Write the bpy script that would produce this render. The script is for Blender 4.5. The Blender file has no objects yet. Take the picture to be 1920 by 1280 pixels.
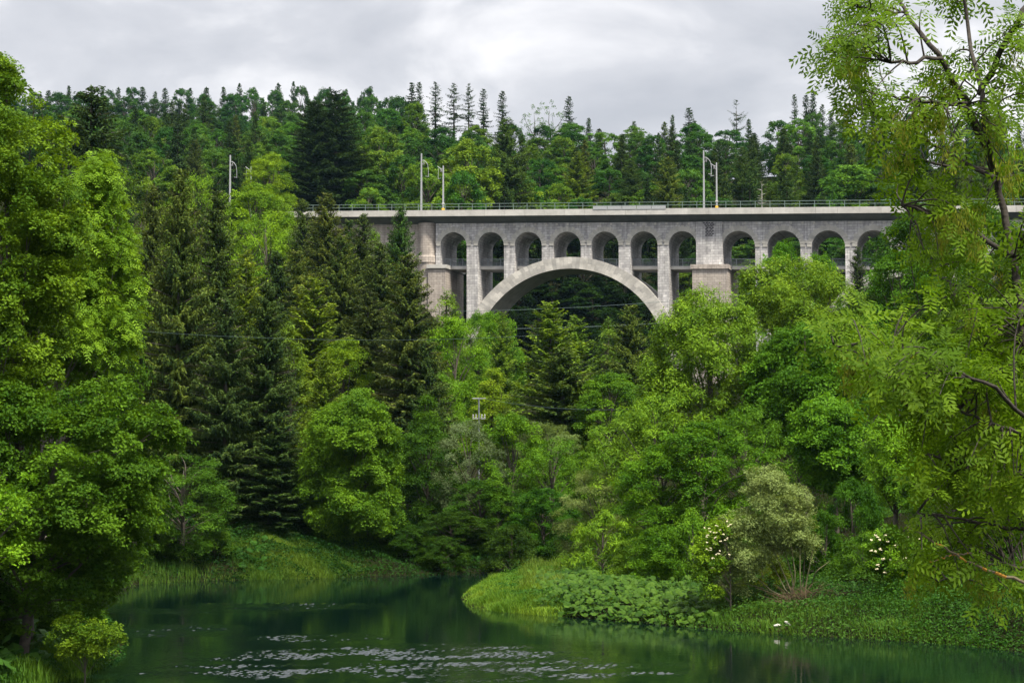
import bpy, math, random
import numpy as np
from mathutils import Vector

# ------------------------------------------------------------------ camera, world, sun, exposure
sc = bpy.context.scene
COL = sc.collection
FX, CXP, CYP, HOR, CAMZ = 3600.0, 960.0, 640.0, 880.0, 7.0
TH = math.atan((HOR - CYP) / FX)
cam_d = bpy.data.cameras.new('camera')
cam_d.sensor_width = 36.0
cam_d.lens = 67.5
cam_d.clip_start = 0.5
cam_d.clip_end = 6000.0
cam = bpy.data.objects.new('camera', cam_d)
cam.location = (0, 0, CAMZ)
cam.rotation_euler = (math.pi / 2 + TH, 0, 0)
COL.objects.link(cam)
sc.camera = cam

SUN_EL, SUN_AZ = 60.0, 142.0      # azimuth measured clockwise from +Y (view direction)
SKY_K, ZEN_K = 0.1, 1.0
wd = bpy.data.worlds.new('World')
sc.world = wd
wd.use_nodes = True
nt = wd.node_tree
for n in list(nt.nodes):
    nt.nodes.remove(n)
def wn(t, **kw):
    n = nt.nodes.new(t)
    for k, v in kw.items():
        setattr(n, k, v)
    return n
out = wn('ShaderNodeOutputWorld'); bg = wn('ShaderNodeBackground')
bg.inputs['Strength'].default_value = SKY_K
sky = wn('ShaderNodeTexSky', sky_type='NISHITA', sun_disc=False)
sky.sun_elevation = math.radians(SUN_EL); sky.sun_rotation = math.radians(SUN_AZ)
sky.air_density = 1.0; sky.dust_density = 2.0
tc = wn('ShaderNodeTexCoord')
sep = wn('ShaderNodeSeparateXYZ'); nt.links.new(tc.outputs['Generated'], sep.inputs[0])
mp = wn('ShaderNodeMapping'); mp.inputs['Scale'].default_value = (1.0, 1.0, 1.9)
mp.inputs['Location'].default_value = (0.35, 0.1, 0.2)
nt.links.new(tc.outputs['Generated'], mp.inputs[0])
nz = wn('ShaderNodeTexNoise'); nz.inputs['Scale'].default_value = 6.5; nz.inputs['Detail'].default_value = 7
nz.inputs['Roughness'].default_value = 0.52; nz.inputs['Distortion'].default_value = 0.35
nt.links.new(mp.outputs[0], nz.inputs['Vector'])
cr = wn('ShaderNodeValToRGB')
cr.color_ramp.elements[0].position = 0.37; cr.color_ramp.elements[0].color = (3.9, 4.0, 4.35, 1)
cr.color_ramp.elements[1].position = 0.64; cr.color_ramp.elements[1].color = (7.6, 7.5, 7.6, 1)
e = cr.color_ramp.elements.new(0.50); e.color = (4.9, 4.95, 5.25, 1)
nt.links.new(nz.outputs['Fac'], cr.inputs[0])
# overcast sky: brighter towards the zenith
mr = wn('ShaderNodeMapRange'); mr.inputs['From Min'].default_value = 0.23; mr.inputs['From Max'].default_value = 0.5
mr.inputs['To Min'].default_value = 1.0; mr.inputs['To Max'].default_value = 1.7
nt.links.new(sep.outputs['Z'], mr.inputs['Value'])
vm = wn('ShaderNodeVectorMath', operation='SCALE')
nt.links.new(cr.outputs[0], vm.inputs[0]); nt.links.new(mr.outputs[0], vm.inputs['Scale'])
mx = wn('ShaderNodeMix', data_type='RGBA'); mx.inputs['Factor'].default_value = 0.93
nt.links.new(sky.outputs[0], mx.inputs['A']); nt.links.new(vm.outputs[0], mx.inputs['B'])
nt.links.new(mx.outputs['Result'], bg.inputs['Color']); nt.links.new(bg.outputs[0], out.inputs[0])

sl = bpy.data.lights.new('sun', 'SUN')
sl.energy = 5.0; sl.angle = math.radians(7); sl.color = (1.0, 0.94, 0.80)
sun = bpy.data.objects.new('sun', sl)
_az, _el = math.radians(SUN_AZ), math.radians(SUN_EL)
sdir = Vector((math.sin(_az) * math.cos(_el), math.cos(_az) * math.cos(_el), math.sin(_el)))
sun.rotation_euler = (-sdir).to_track_quat('-Z', 'Y').to_euler()
sun.location = (0, -20, 120)
COL.objects.link(sun)

sc.view_settings.view_transform = 'Standard'
sc.view_settings.look = 'None'
sc.view_settings.exposure = 0.62
sc.view_settings.gamma = 1.0
sc.cycles.max_bounces = 6
sc.cycles.diffuse_bounces = 2
sc.cycles.glossy_bounces = 3
sc.cycles.transmission_bounces = 4
sc.cycles.volume_bounces = 0
sc.cycles.use_denoising = True
sc.cycles.denoiser = 'OPENIMAGEDENOISE'
sc.cycles.denoising_input_passes = 'RGB_ALBEDO_NORMAL'
sc.cycles.denoising_prefilter = 'ACCURATE'
sc.cycles.sample_clamp_indirect = 4.0
sc.cycles.use_adaptive_sampling = False

# ------------------------------------------------------------------ pixel helpers
ct, st = math.cos(TH), math.sin(TH)
def ray(px, py):
    u = (px - CXP) / FX; v = (CYP - py) / FX
    return np.array([u, ct - v * st, st + v * ct])
def at(px, py, D):
    r = ray(px, py)
    p = r * (D / r[1]); p[2] += CAMZ
    return p
def gw(px, py, z=0.0):
    r = ray(px, py)
    t = (z - CAMZ) / r[2]
    p = r * t
    return (p[0], p[1])
def proj(p):
    x, y, z = p[0], p[1], p[2] - CAMZ
    f = y * ct + z * st; v = -y * st + z * ct
    return CXP + FX * x / f, CYP - FX * v / f
PXM = lambda D: FX / D

# ------------------------------------------------------------------ object helpers
def tag(o, label=None, cat=None, group=None, kind=None):
    if label: o['label'] = label
    if cat: o['category'] = cat
    if group: o['group'] = group
    if kind: o['kind'] = kind
    return o
def empty(name, loc, rz=0.0):
    o = bpy.data.objects.new(name, None); o.location = loc; o.rotation_euler = (0, 0, rz)
    o.empty_display_size = 0.5
    COL.objects.link(o)
    return o
def mesh_np(name, V, F, mat, tone=None, smooth=False):
    """V (n,3); F (m,k) constant k"""
    V = np.asarray(V, dtype=np.float32); F = np.asarray(F, dtype=np.int32)
    me = bpy.data.meshes.new(name)
    me.vertices.add(len(V)); me.vertices.foreach_set('co', V.ravel())
    m, k = F.shape
    me.loops.add(m * k); me.loops.foreach_set('vertex_index', F.ravel())
    me.polygons.add(m)
    me.polygons.foreach_set('loop_start', np.arange(0, m * k, k, dtype=np.int32))
    me.polygons.foreach_set('loop_total', np.full(m, k, dtype=np.int32))
    me.polygons.foreach_set('use_smooth', np.full(m, bool(smooth)))
    if tone is not None:
        a = me.attributes.new('tone', 'FLOAT', 'FACE')
        a.data.foreach_set('value', np.asarray(tone, dtype=np.float32))
    me.update(calc_edges=True)
    if mat: me.materials.append(mat)
    return me
def link(name, me, parent=None):
    o = bpy.data.objects.new(name, me); COL.objects.link(o)
    if parent is not None: o.parent = parent
    return o
class MB:
    """collects quads"""
    def __init__(s): s.v = []; s.f = []; s.t = []; s.n = 0
    def add(s, V, F, tone=0.5):
        V = np.asarray(V, float).reshape(-1, 3); F = np.asarray(F, int)
        s.v.append(V); s.f.append(F + s.n); s.n += len(V)
        s.t.append(np.full(len(F), tone) if np.isscalar(tone) else np.asarray(tone))
    def box(s, x0, x1, y0, y1, z0, z1, tone=0.5):
        V = [(x0,y0,z0),(x1,y0,z0),(x1,y1,z0),(x0,y1,z0),(x0,y0,z1),(x1,y0,z1),(x1,y1,z1),(x0,y1,z1)]
        s.add(V, [(0,3,2,1),(4,5,6,7),(0,1,5,4),(1,2,6,5),(2,3,7,6),(3,0,4,7)], tone)
    def hexa(s, V8, tone=0.5):
        s.add(V8, [(0,3,2,1),(4,5,6,7),(0,1,5,4),(1,2,6,5),(2,3,7,6),(3,0,4,7)], tone)
    def tube(s, P, R, n=7, tone=0.5):
        P = np.asarray(P, float); R = np.asarray(R, float) * np.ones(len(P))
        T = np.gradient(P, axis=0); T /= np.linalg.norm(T, axis=1)[:, None] + 1e-9
        ref = np.array([0, 0, 1.0]) if abs(T[0][2]) < 0.9 else np.array([1.0, 0, 0])
        A = np.cross(T, ref); A /= np.linalg.norm(A, axis=1)[:, None] + 1e-9
        B = np.cross(T, A)
        an = np.linspace(0, 2 * np.pi, n, endpoint=False)
        V = P[:, None, :] + R[:, None, None] * (np.cos(an)[None, :, None] * A[:, None, :] + np.sin(an)[None, :, None] * B[:, None, :])
        m = len(P)
        F = []
        for i in range(m - 1):
            for j in range(n):
                k = (j + 1) % n
                F.append((i*n+j, i*n+k, (i+1)*n+k, (i+1)*n+j))
        V = V.reshape(-1, 3)
        V = np.vstack([V, P[:1], P[-1:]])
        for j in range(n):
            k = (j + 1) % n
            F.append((len(V)-2, k, j, j)) if False else None
        F = [f for f in F if f]
        s.add(V, F, tone)
    def mesh(s, name, mat, smooth=False):
        return mesh_np(name, np.vstack(s.v), np.vstack(s.f), mat, np.concatenate(s.t), smooth)
    def build(s, name, mat, parent=None, smooth=False):
        return link(name, s.mesh(name, mat, smooth), parent)

# ------------------------------------------------------------------ materials
def newmat(name):
    m = bpy.data.materials.new(name); m.use_nodes = True
    t = m.node_tree
    for n in list(t.nodes): t.nodes.remove(n)
    o = t.nodes.new('ShaderNodeOutputMaterial')
    return m, t, o
def N(t, typ, ins=None, **kw):
    n = t.nodes.new(typ)
    for k, v in kw.items(): setattr(n, k, v)
    if ins:
        for k, v in ins.items():
            if hasattr(v, 'is_output') or isinstance(v, bpy.types.NodeSocket): t.links.new(v, n.inputs[k])
            else: n.inputs[k].default_value = v
    return n
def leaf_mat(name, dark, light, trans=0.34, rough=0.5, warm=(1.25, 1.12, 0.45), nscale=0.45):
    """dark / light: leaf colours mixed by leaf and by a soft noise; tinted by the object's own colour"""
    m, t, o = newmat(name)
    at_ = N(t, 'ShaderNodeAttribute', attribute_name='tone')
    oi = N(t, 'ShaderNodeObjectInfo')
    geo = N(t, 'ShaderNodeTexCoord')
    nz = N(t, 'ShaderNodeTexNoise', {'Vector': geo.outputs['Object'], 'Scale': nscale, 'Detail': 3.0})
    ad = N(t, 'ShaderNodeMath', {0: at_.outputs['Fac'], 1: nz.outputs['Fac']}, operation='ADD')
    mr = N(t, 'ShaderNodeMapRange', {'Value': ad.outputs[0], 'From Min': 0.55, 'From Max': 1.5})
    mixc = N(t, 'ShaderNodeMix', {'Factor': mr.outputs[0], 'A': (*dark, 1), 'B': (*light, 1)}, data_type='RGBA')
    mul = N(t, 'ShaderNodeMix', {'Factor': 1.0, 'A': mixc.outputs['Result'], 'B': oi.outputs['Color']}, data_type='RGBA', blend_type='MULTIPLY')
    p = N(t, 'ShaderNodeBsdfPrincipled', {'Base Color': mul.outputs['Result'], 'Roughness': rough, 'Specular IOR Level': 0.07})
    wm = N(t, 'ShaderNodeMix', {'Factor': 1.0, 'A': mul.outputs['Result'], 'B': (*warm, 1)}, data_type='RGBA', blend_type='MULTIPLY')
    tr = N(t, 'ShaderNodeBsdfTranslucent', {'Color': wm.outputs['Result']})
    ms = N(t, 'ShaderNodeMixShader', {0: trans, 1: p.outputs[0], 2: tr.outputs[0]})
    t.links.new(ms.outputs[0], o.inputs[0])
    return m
def plain_mat(name, col, rough=0.7, metal=0.0, nscale=6.0, var=0.25, bump=0.0):
    m, t, o = newmat(name)
    geo = N(t, 'ShaderNodeTexCoord')
    nz = N(t, 'ShaderNodeTexNoise', {'Vector': geo.outputs['Object'], 'Scale': nscale, 'Detail': 5.0})
    mr = N(t, 'ShaderNodeMapRange', {'Value': nz.outputs['Fac'], 'From Min': 0.3, 'From Max': 0.7, 'To Min': 1 - var, 'To Max': 1 + var})
    sc_ = N(t, 'ShaderNodeVectorMath', {0: tuple(col), 'Scale': mr.outputs[0]}, operation='SCALE')
    p = N(t, 'ShaderNodeBsdfPrincipled', {'Base Color': sc_.outputs[0], 'Roughness': rough, 'Metallic': metal})
    if bump:
        b = N(t, 'ShaderNodeBump', {'Height': nz.outputs['Fac'], 'Strength': bump, 'Distance': 0.05})
        t.links.new(b.outputs[0], p.inputs['Normal'])
    t.links.new(p.outputs[0], o.inputs[0])
    return m
M = {}
M['maple'] = leaf_mat('maple_leaves', (0.048, 0.110, 0.010), (0.190, 0.300, 0.020))
M['ash'] = leaf_mat('ash_leaves', (0.078, 0.155, 0.012), (0.255, 0.370, 0.026))
M['beech'] = leaf_mat('beech_leaves', (0.044, 0.110, 0.022), (0.165, 0.270, 0.036))
M['willow'] = leaf_mat('willow_leaves', (0.13, 0.165, 0.06), (0.27, 0.32, 0.13), trans=0.28)
M['spruce'] = leaf_mat('spruce_needles', (0.028, 0.060, 0.017), (0.125, 0.175, 0.034), trans=0.18, rough=0.6)
M['larch'] = leaf_mat('larch_needles', (0.060, 0.120, 0.014), (0.165, 0.250, 0.026), trans=0.28)
M['bark'] = plain_mat('bark', (0.075, 0.062, 0.048), 0.9, var=0.4, bump=0.6)
M['pale_bark'] = plain_mat('pale_bark', (0.20, 0.18, 0.14), 0.85, var=0.35, bump=0.4)
M['willow_bark'] = plain_mat('willow_bark', (0.13, 0.12, 0.06), 0.85, var=0.3)
M['dead_wood'] = plain_mat('dead_wood', (0.42, 0.40, 0.37), 0.9, var=0.3)
M['brown_twigs'] = plain_mat('brown_twigs', (0.085, 0.052, 0.028), 0.9, var=0.4)
M['flowers'] = plain_mat('elder_flowers', (0.50, 0.46, 0.28), 0.8, var=0.12)
M['steel'] = plain_mat('galvanised_steel', (0.36, 0.37, 0.38), 0.6, 0.1, var=0.12)
M['green_rail'] = plain_mat('green_railing_paint', (0.16, 0.22, 0.19), 0.5, 0.1, var=0.2)
M['dark_rail'] = plain_mat('grey_railing_paint', (0.20, 0.22, 0.24), 0.5, 0.3, var=0.2)
M['yellow'] = plain_mat('yellow_band_paint', (0.75, 0.48, 0.04), 0.5, var=0.1)
M['white'] = plain_mat('white_band_paint', (0.6, 0.58, 0.56), 0.5, var=0.1)
M['porcelain'] = plain_mat('porcelain', (0.45, 0.43, 0.45), 0.25, var=0.05)
M['wire'] = plain_mat('wire_metal', (0.07, 0.11, 0.11), 0.4, 0.4, var=0.1)

def stone_mat(name, c1, c2, mortar, bw=0.85, bh=0.36, streak=0.3):
    m, t, o = newmat(name)
    tc = N(t, 'ShaderNodeTexCoord'); geo = N(t, 'ShaderNodeNewGeometry')
    sp = N(t, 'ShaderNodeSeparateXYZ', {0: tc.outputs['Object']})
    # along-bridge or across-bridge coordinate picked by the face direction
    vt = N(t, 'ShaderNodeVectorTransform', {0: geo.outputs['True Normal']}, vector_type='NORMAL', convert_from='WORLD', convert_to='OBJECT')
    sn = N(t, 'ShaderNodeSeparateXYZ', {0: vt.outputs[0]})
    ab = N(t, 'ShaderNodeMath', {0: sn.outputs['Y']}, operation='ABSOLUTE')
    gt = N(t, 'ShaderNodeMath', {0: ab.outputs[0], 1: 0.5}, operation='GREATER_THAN')
    mxu = N(t, 'ShaderNodeMix', {'Factor': gt.outputs[0], 'A': sp.outputs['Y'], 'B': sp.outputs['X']}, data_type='FLOAT')
    cb = N(t, 'ShaderNodeCombineXYZ', {0: mxu.outputs['Result'], 1: sp.outputs['Z'], 2: 0.0})
    br = N(t, 'ShaderNodeTexBrick', {'Vector': cb.outputs[0], 'Color1': (*c1, 1), 'Color2': (*c2, 1), 'Mortar': (*mortar, 1),
        'Scale': 1.0, 'Mortar Size': 0.025, 'Mortar Smooth': 0.3, 'Bias': 0.0, 'Brick Width': bw, 'Row Height': bh})
    nz = N(t, 'ShaderNodeTexNoise', {'Vector': tc.outputs['Object'], 'Scale': 0.55, 'Detail': 8.0, 'Roughness': 0.65})
    mpp = N(t, 'ShaderNodeMapping', {'Vector': tc.outputs['Object'], 'Scale': (1.6, 1.6, 0.12)})
    ns = N(t, 'ShaderNodeTexNoise', {'Vector': mpp.outputs[0], 'Scale': 1.4, 'Detail': 4.0})
    m1 = N(t, 'ShaderNodeMapRange', {'Value': nz.outputs['Fac'], 'From Min': 0.3, 'From Max': 0.7, 'To Min': 0.8, 'To Max': 1.18})
    m2 = N(t, 'ShaderNodeMapRange', {'Value': ns.outputs['Fac'], 'From Min': 0.35, 'From Max': 0.72, 'To Min': 1 - streak, 'To Max': 1 + streak})
    mm = N(t, 'ShaderNodeMath', {0: m1.outputs[0], 1: m2.outputs[0]}, operation='MULTIPLY')
    sc_ = N(t, 'ShaderNodeVectorMath', {0: br.outputs['Color'], 'Scale': mm.outputs[0]}, operation='SCALE')
    p = N(t, 'ShaderNodeBsdfPrincipled', {'Base Color': sc_.outputs[0], 'Roughness': 0.9})
    nf = N(t, 'ShaderNodeTexNoise', {'Vector': tc.outputs['Object'], 'Scale': 5.0, 'Detail': 6.0})
    hh = N(t, 'ShaderNodeMath', {0: nf.outputs['Fac'], 1: br.outputs['Fac']}, operation='SUBTRACT')
    b = N(t, 'ShaderNodeBump', {'Height': hh.outputs[0], 'Strength': 0.6, 'Distance': 0.06})
    t.links.new(b.outputs[0], p.inputs['Normal']); t.links.new(p.outputs[0], o.inputs[0])
    return m
def block_mat(name, c1, c2, streak=0.2):
    m, t, o = newmat(name)
    tc = N(t, 'ShaderNodeTexCoord'); a = N(t, 'ShaderNodeAttribute', attribute_name='tone')
    mixc = N(t, 'ShaderNodeMix', {'Factor': a.outputs['Fac'], 'A': (*c1, 1), 'B': (*c2, 1)}, data_type='RGBA')
    nz = N(t, 'ShaderNodeTexNoise', {'Vector': tc.outputs['Object'], 'Scale': 0.8, 'Detail': 8.0, 'Roughness': 0.65})
    m1 = N(t, 'ShaderNodeMapRange', {'Value': nz.outputs['Fac'], 'From Min': 0.3, 'From Max': 0.7, 'To Min': 1 - streak, 'To Max': 1 + streak})
    sc_ = N(t, 'ShaderNodeVectorMath', {0: mixc.outputs['Result'], 'Scale': m1.outputs[0]}, operation='SCALE')
    p = N(t, 'ShaderNodeBsdfPrincipled', {'Base Color': sc_.outputs[0], 'Roughness': 0.9})
    nf = N(t, 'ShaderNodeTexNoise', {'Vector': tc.outputs['Object'], 'Scale': 6.0, 'Detail': 6.0})
    b = N(t, 'ShaderNodeBump', {'Height': nf.outputs['Fac'], 'Strength': 0.4, 'Distance': 0.04})
    t.links.new(b.outputs[0], p.inputs['Normal']); t.links.new(p.outputs[0], o.inputs[0])
    return m
M['stone'] = stone_mat('grey_ashlar', (0.56, 0.54, 0.53), (0.37, 0.355, 0.36), (0.25, 0.24, 0.24), 0.8, .4, .28)
M['pink_stone'] = stone_mat('warm_ashlar', (0.43, 0.375, 0.33), (0.36, 0.31, 0.275), (0.24, 0.21, 0.19), 0.7, 0.4, 0.18)
M['voussoir'] = block_mat('voussoir_stone', (0.32, 0.305, 0.285), (0.54, 0.51, 0.465), .3)
M['ring_stone'] = block_mat('arch_ring_stone', (0.36, 0.345, 0.315), (0.50, 0.475, 0.43), .2)
M['concrete'] = block_mat('pale_concrete', (0.44, 0.42, 0.39), (0.50, 0.48, 0.45), 0.18)
M['dark_concrete'] = block_mat('shaded_concrete', (0.11, 0.12, 0.12), (0.14, 0.15, 0.15), 0.2)  # shade on the deck underside is put into this darker colour
M['dark_stone'] = block_mat('stained_stone', (0.05, 0.045, 0.05), (0.09, 0.08, 0.09), 0.2)

# ------------------------------------------------------------------ terrain
WP = [(-60, -30), (-30, 20), (-19.5, 50)] + [gw(*p) for p in [(-30,1292),(60,1280),(128,1268),(180,1250),(222,1228),(226,1205),(190,1150),(170,1112),
      (215,1098),(330,1090),(430,1087),(550,1084),(650,1082),(760,1078),(880,1075),(1000,1072),(1100,1070)]] + \
     [(50, 140), (90, 152), (160, 152), (160, 141), (90, 138), (45, 128)] + \
     [gw(*p) for p in [(1120,1077),(1060,1081),(1000,1087),(930,1094),(885,1105),(868,1120),(880,1136),(960,1147),(1100,1158),(1200,1167),
      (1300,1175),(1400,1183),(1500,1190),(1600,1195),(1750,1204),(1925,1221)]] + [(22, 66), (13, 42), (6.9, 22), (6.9, -30)]
WP = np.array(WP)
def sdist(X, Y):
    """signed distance to the water polygon: positive on land"""
    P = np.stack([np.ravel(X), np.ravel(Y)], 1)
    best = np.full(len(P), 1e9); inside = np.zeros(len(P), bool)
    n = len(WP)
    for i in range(n):
        a = WP[i]; b = WP[(i + 1) % n]; ab = b - a
        h = np.clip(((P - a) @ ab) / (ab @ ab), 0, 1)
        d = np.hypot(P[:, 0] - a[0] - h * ab[0], P[:, 1] - a[1] - h * ab[1])
        best = np.minimum(best, d)
        c = (a[1] > P[:, 1]) != (b[1] > P[:, 1])
        with np.errstate(divide='ignore', invalid='ignore'):
            xi = (b[0] - a[0]) * (P[:, 1] - a[1]) / (b[1] - a[1] + 1e-12) + a[0]
        inside ^= c & (P[:, 0] < xi)
    return np.where(inside, -best, best).reshape(np.shape(X))
CP = [(-400,60,2),(-400,150,18),(-400,300,50),(-400,450,84),(-400,640,118),
 (0,75,1.5),(0,110,5),(0,160,16),(0,250,42),(0,350,56),(0,500,88),(0,640,118),
 (300,140,3.5),(300,200,14),(300,280,34),(300,340,50),(300,450,78),(300,640,118),(300,760,104),
 (560,145,6),(560,200,15),(600,250,28),(560,300,43),(560,340,50),(600,450,74),(600,620,112),(600,760,96),
 (760,150,3),(760,220,12),(790,290,32),(790,340,48),(800,420,68),(800,485,88),(800,560,76),
 (1000,145,1.5),(1000,200,6),(1000,260,9),(1050,300,11),(1050,330,24),(1050,370,50),(1000,430,70),(1000,485,83),(1000,560,70),
 (1250,110,1.5),(1250,160,4),(1250,220,9),(1250,290,18),(1250,350,46),(1250,410,64),(1300,475,78),(1300,560,66),
 (1500,105,2),(1500,150,6),(1500,220,15),(1500,300,26),(1500,350,46),(1500,410,64),(1500,475,80),(1500,560,70),
 (1750,95,2),(1750,150,11),(1750,220,24),(1750,300,38),(1750,350,50),(1750,475,82),(1750,560,74),
 (2300,40,3),(2300,90,8),(2300,160,20),(2300,250,36),(2300,400,64),(2300,560,80),(1300,900,60),(300,1000,95),(2000,1100,70),(-600,1100,100)]
cpx = np.array([[(p[0] - CXP) / FX * p[1], p[1]] for p in CP]); cpz = np.array([p[2] for p in CP], float)
_Dm = np.hypot(cpx[:, None, 0] - cpx[None, :, 0], cpx[:, None, 1] - cpx[None, :, 1])
_A = np.block([[_Dm, np.c_[np.ones(len(CP)), cpx]], [np.r_[np.ones((1, len(CP))), cpx.T], np.zeros((3, 3))]])
_w = np.linalg.solve(_A, np.r_[cpz, 0, 0, 0])
def hill(X, Y):
    P = np.stack([np.ravel(X), np.ravel(Y)], 1)
    d = np.hypot(P[:, None, 0] - cpx[None, :, 0], P[:, None, 1] - cpx[None, :, 1])
    return (d @ _w[:-3] + _w[-3] + P @ _w[-2:]).reshape(np.shape(X))
def ground(X, Y):
    X = np.asarray(X, float); Y = np.asarray(Y, float)
    s = sdist(X, Y)
    h = np.clip(hill(X, Y), 1.2, 130)
    bump = 0.25 * np.sin(X * 0.9 + 1.3 * np.sin(Y * 0.4)) * np.sin(Y * 0.7) + 0.12 * np.sin(X * 2.3 + Y * 1.7)
    land = 0.12 + (np.minimum(h, 200) + bump) * (1 - np.exp(-np.maximum(s, 0) / 4.0)) * np.clip(0.55 + s / 30.0, 0, 1)
    far = np.hypot(X, Y - 300)
    return np.where(s > 0, land, np.maximum(0.1 + s * 0.7, -3.0))
def gz(x, y):
    return float(ground(np.array([x]), np.array([y]))[0])
def axis(segs):
    o = []
    for a, b, st_ in segs: o += list(np.arange(a, b, st_))
    return np.array(o + [segs[-1][1]])
gx = axis([(-1500,-400,100),(-400,-120,14),(-120,-40,2.5),(-40,45,0.55),(45,120,2.5),(120,400,14),(400,1500,100)])
gy = axis([(-150,40,10),(40,60,1.2),(60,135,0.55),(135,240,2.0),(240,700,7),(700,1600,60)])
GX, GY = np.meshgrid(gx, gy)
GZ = np.concatenate([ground(GX[i:i+40], GY[i:i+40]) for i in range(0, len(gy), 40)])
nx, ny = len(gx), len(gy)
idx = np.arange(nx * ny).reshape(ny, nx)
F = np.stack([idx[:-1, :-1], idx[:-1, 1:], idx[1:, 1:], idx[1:, :-1]], -1).reshape(-1, 4)
m, t, o = newmat('ground_soil')
tcn = N(t, 'ShaderNodeTexCoord')
nz1 = N(t, 'ShaderNodeTexNoise', {'Vector': tcn.outputs['Object'], 'Scale': 0.35, 'Detail': 8.0})
nz2 = N(t, 'ShaderNodeTexNoise', {'Vector': tcn.outputs['Object'], 'Scale': 7.0, 'Detail': 6.0})
rp = N(t, 'ShaderNodeMix', {'Factor': nz1.outputs['Fac'], 'A': (0.012, 0.017, 0.006, 1), 'B': (0.022, 0.036, 0.010, 1)}, data_type='RGBA')
rp2 = N(t, 'ShaderNodeMix', {'Factor': nz2.outputs['Fac'], 'A': rp.outputs['Result'], 'B': (0.018, 0.014, 0.009, 1)}, data_type='RGBA')
p = N(t, 'ShaderNodeBsdfPrincipled', {'Base Color': rp2.outputs['Result'], 'Roughness': 1.0, 'Specular IOR Level': 0.0})
b = N(t, 'ShaderNodeBump', {'Height': nz2.outputs['Fac'], 'Strength': 0.8, 'Distance': 0.3})
t.links.new(b.outputs[0], p.inputs['Normal']); t.links.new(p.outputs[0], o.inputs[0])
g = link('ground', mesh_np('ground', np.stack([GX, GY, GZ], -1).reshape(-1, 3), F, m, smooth=True))
tag(g, 'dark wooded ground of the valley rising to the hills', None, None, 'structure')

# ------------------------------------------------------------------ water
m, t, o = newmat('river_water')
tcn = N(t, 'ShaderNodeTexCoord'); pos = tcn.outputs['Object']
m1 = N(t, 'ShaderNodeMapping', {'Vector': pos, 'Scale': (5.0, 1.5, 1)})
n1 = N(t, 'ShaderNodeTexNoise', {'Vector': m1.outputs[0], 'Scale': 1.0, 'Detail': 2.0, 'Roughness': 0.5})
m2 = N(t, 'ShaderNodeMapping', {'Vector': pos, 'Scale': (0.8, 2.2, 1)})
n2 = N(t, 'ShaderNodeTexNoise', {'Vector': m2.outputs[0], 'Scale': 1.0, 'Detail': 3.0})
h2 = N(t, 'ShaderNodeMath', {0: n2.outputs['Fac'], 1: 0.012}, operation='MULTIPLY')
h3 = N(t, 'ShaderNodeMath', {0: n1.outputs['Fac'], 1: 0.006}, operation='MULTIPLY')
h4 = N(t, 'ShaderNodeMath', {0: h2.outputs[0], 1: h3.outputs[0]}, operation='ADD')
b = N(t, 'ShaderNodeBump', {'Height': h4.outputs[0], 'Strength': 1.0, 'Distance': 0.42})
p = N(t, 'ShaderNodeBsdfPrincipled', {'Base Color': (0.0015, 0.008, 0.006, 1), 'Roughness': 0.04, 'IOR': 1.333, 'Normal': b.outputs[0]})
t.links.new(p.outputs[0], o.inputs[0])
PATCH = [(400, 660, 1137, 6, .8), (215, 430, 1182, 10, .9), (490, 700, 1197, 7, .9), (430, 1000, 1228, 15, 1.0), (285, 690, 1257, 12, 1.05),
         (620, 1180, 1250, 18, .62), (1040, 1270, 1263, 7, .85), (60, 420, 1147, 6, .5), (640, 900, 1264, 13, .75), (700, 1000, 1215, 8, .6)]
wx = axis([(-500,-60,40),(-60,-21,1.5),(-21,10,0.045),(10,40,1.5),(40,500,46)])
wy = axis([(-140,40,20),(40,58,1.0),(58,101,0.07),(101,140,1.0),(140,200,10)])
WX, WY = np.meshgrid(wx, wy)
mask = np.zeros_like(WX)
for (a0, a1, row, dr, amp) in PATCH:
    cx_, cy_ = gw((a0 + a1) / 2, row); rx_ = (gw(a1, row)[0] - gw(a0, row)[0]) / 2; ry_ = (gw(a0, row - dr)[1] - gw(a0, row + dr)[1]) / 2
    q = np.hypot((WX - cx_) / rx_, (WY - cy_) / ry_)
    mask = np.maximum(mask, amp * np.clip((1.7 - q) / 1.1, 0, 1))
rw = np.random.default_rng(9)
gust = np.zeros_like(WX)
for _ in range(10):
    a_ = rw.uniform(0, 6.28); k_ = rw.uniform(.5, 3.2); gust += np.sin(k_ * (np.cos(a_) * WX * .45 + np.sin(a_) * WY) + rw.uniform(0, 6.28)) / 3.2
mask = mask * np.clip(.75 + .55 * gust, 0, 1.2)
wav = np.zeros_like(WX)
for _ in range(44):
    lam = rw.uniform(.17, .42); a_ = rw.normal() * 1.1 + math.pi / 2; k_ = 2 * math.pi / lam
    wav += lam * np.sin(k_ * (np.cos(a_) * WX + np.sin(a_) * WY) + rw.uniform(0, 6.28))
wav /= 44 ** .5
WZ = wav * mask * .040
inner = (WX > -21) & (WX < 10) & (WY > 58) & (WY < 101)
WZ = np.where(inner, WZ, 0)
nwx, nwy = len(wx), len(wy); iw = np.arange(nwx * nwy).reshape(nwy, nwx)
Fw = np.stack([iw[:-1, :-1], iw[:-1, 1:], iw[1:, 1:], iw[1:, :-1]], -1).reshape(-1, 4)
wo = link('water', mesh_np('water', np.stack([WX, WY, WZ], -1).reshape(-1, 3), Fw, m, smooth=True))
tag(wo, 'dark green river with pale wind ripples', None, None, 'structure')

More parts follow.
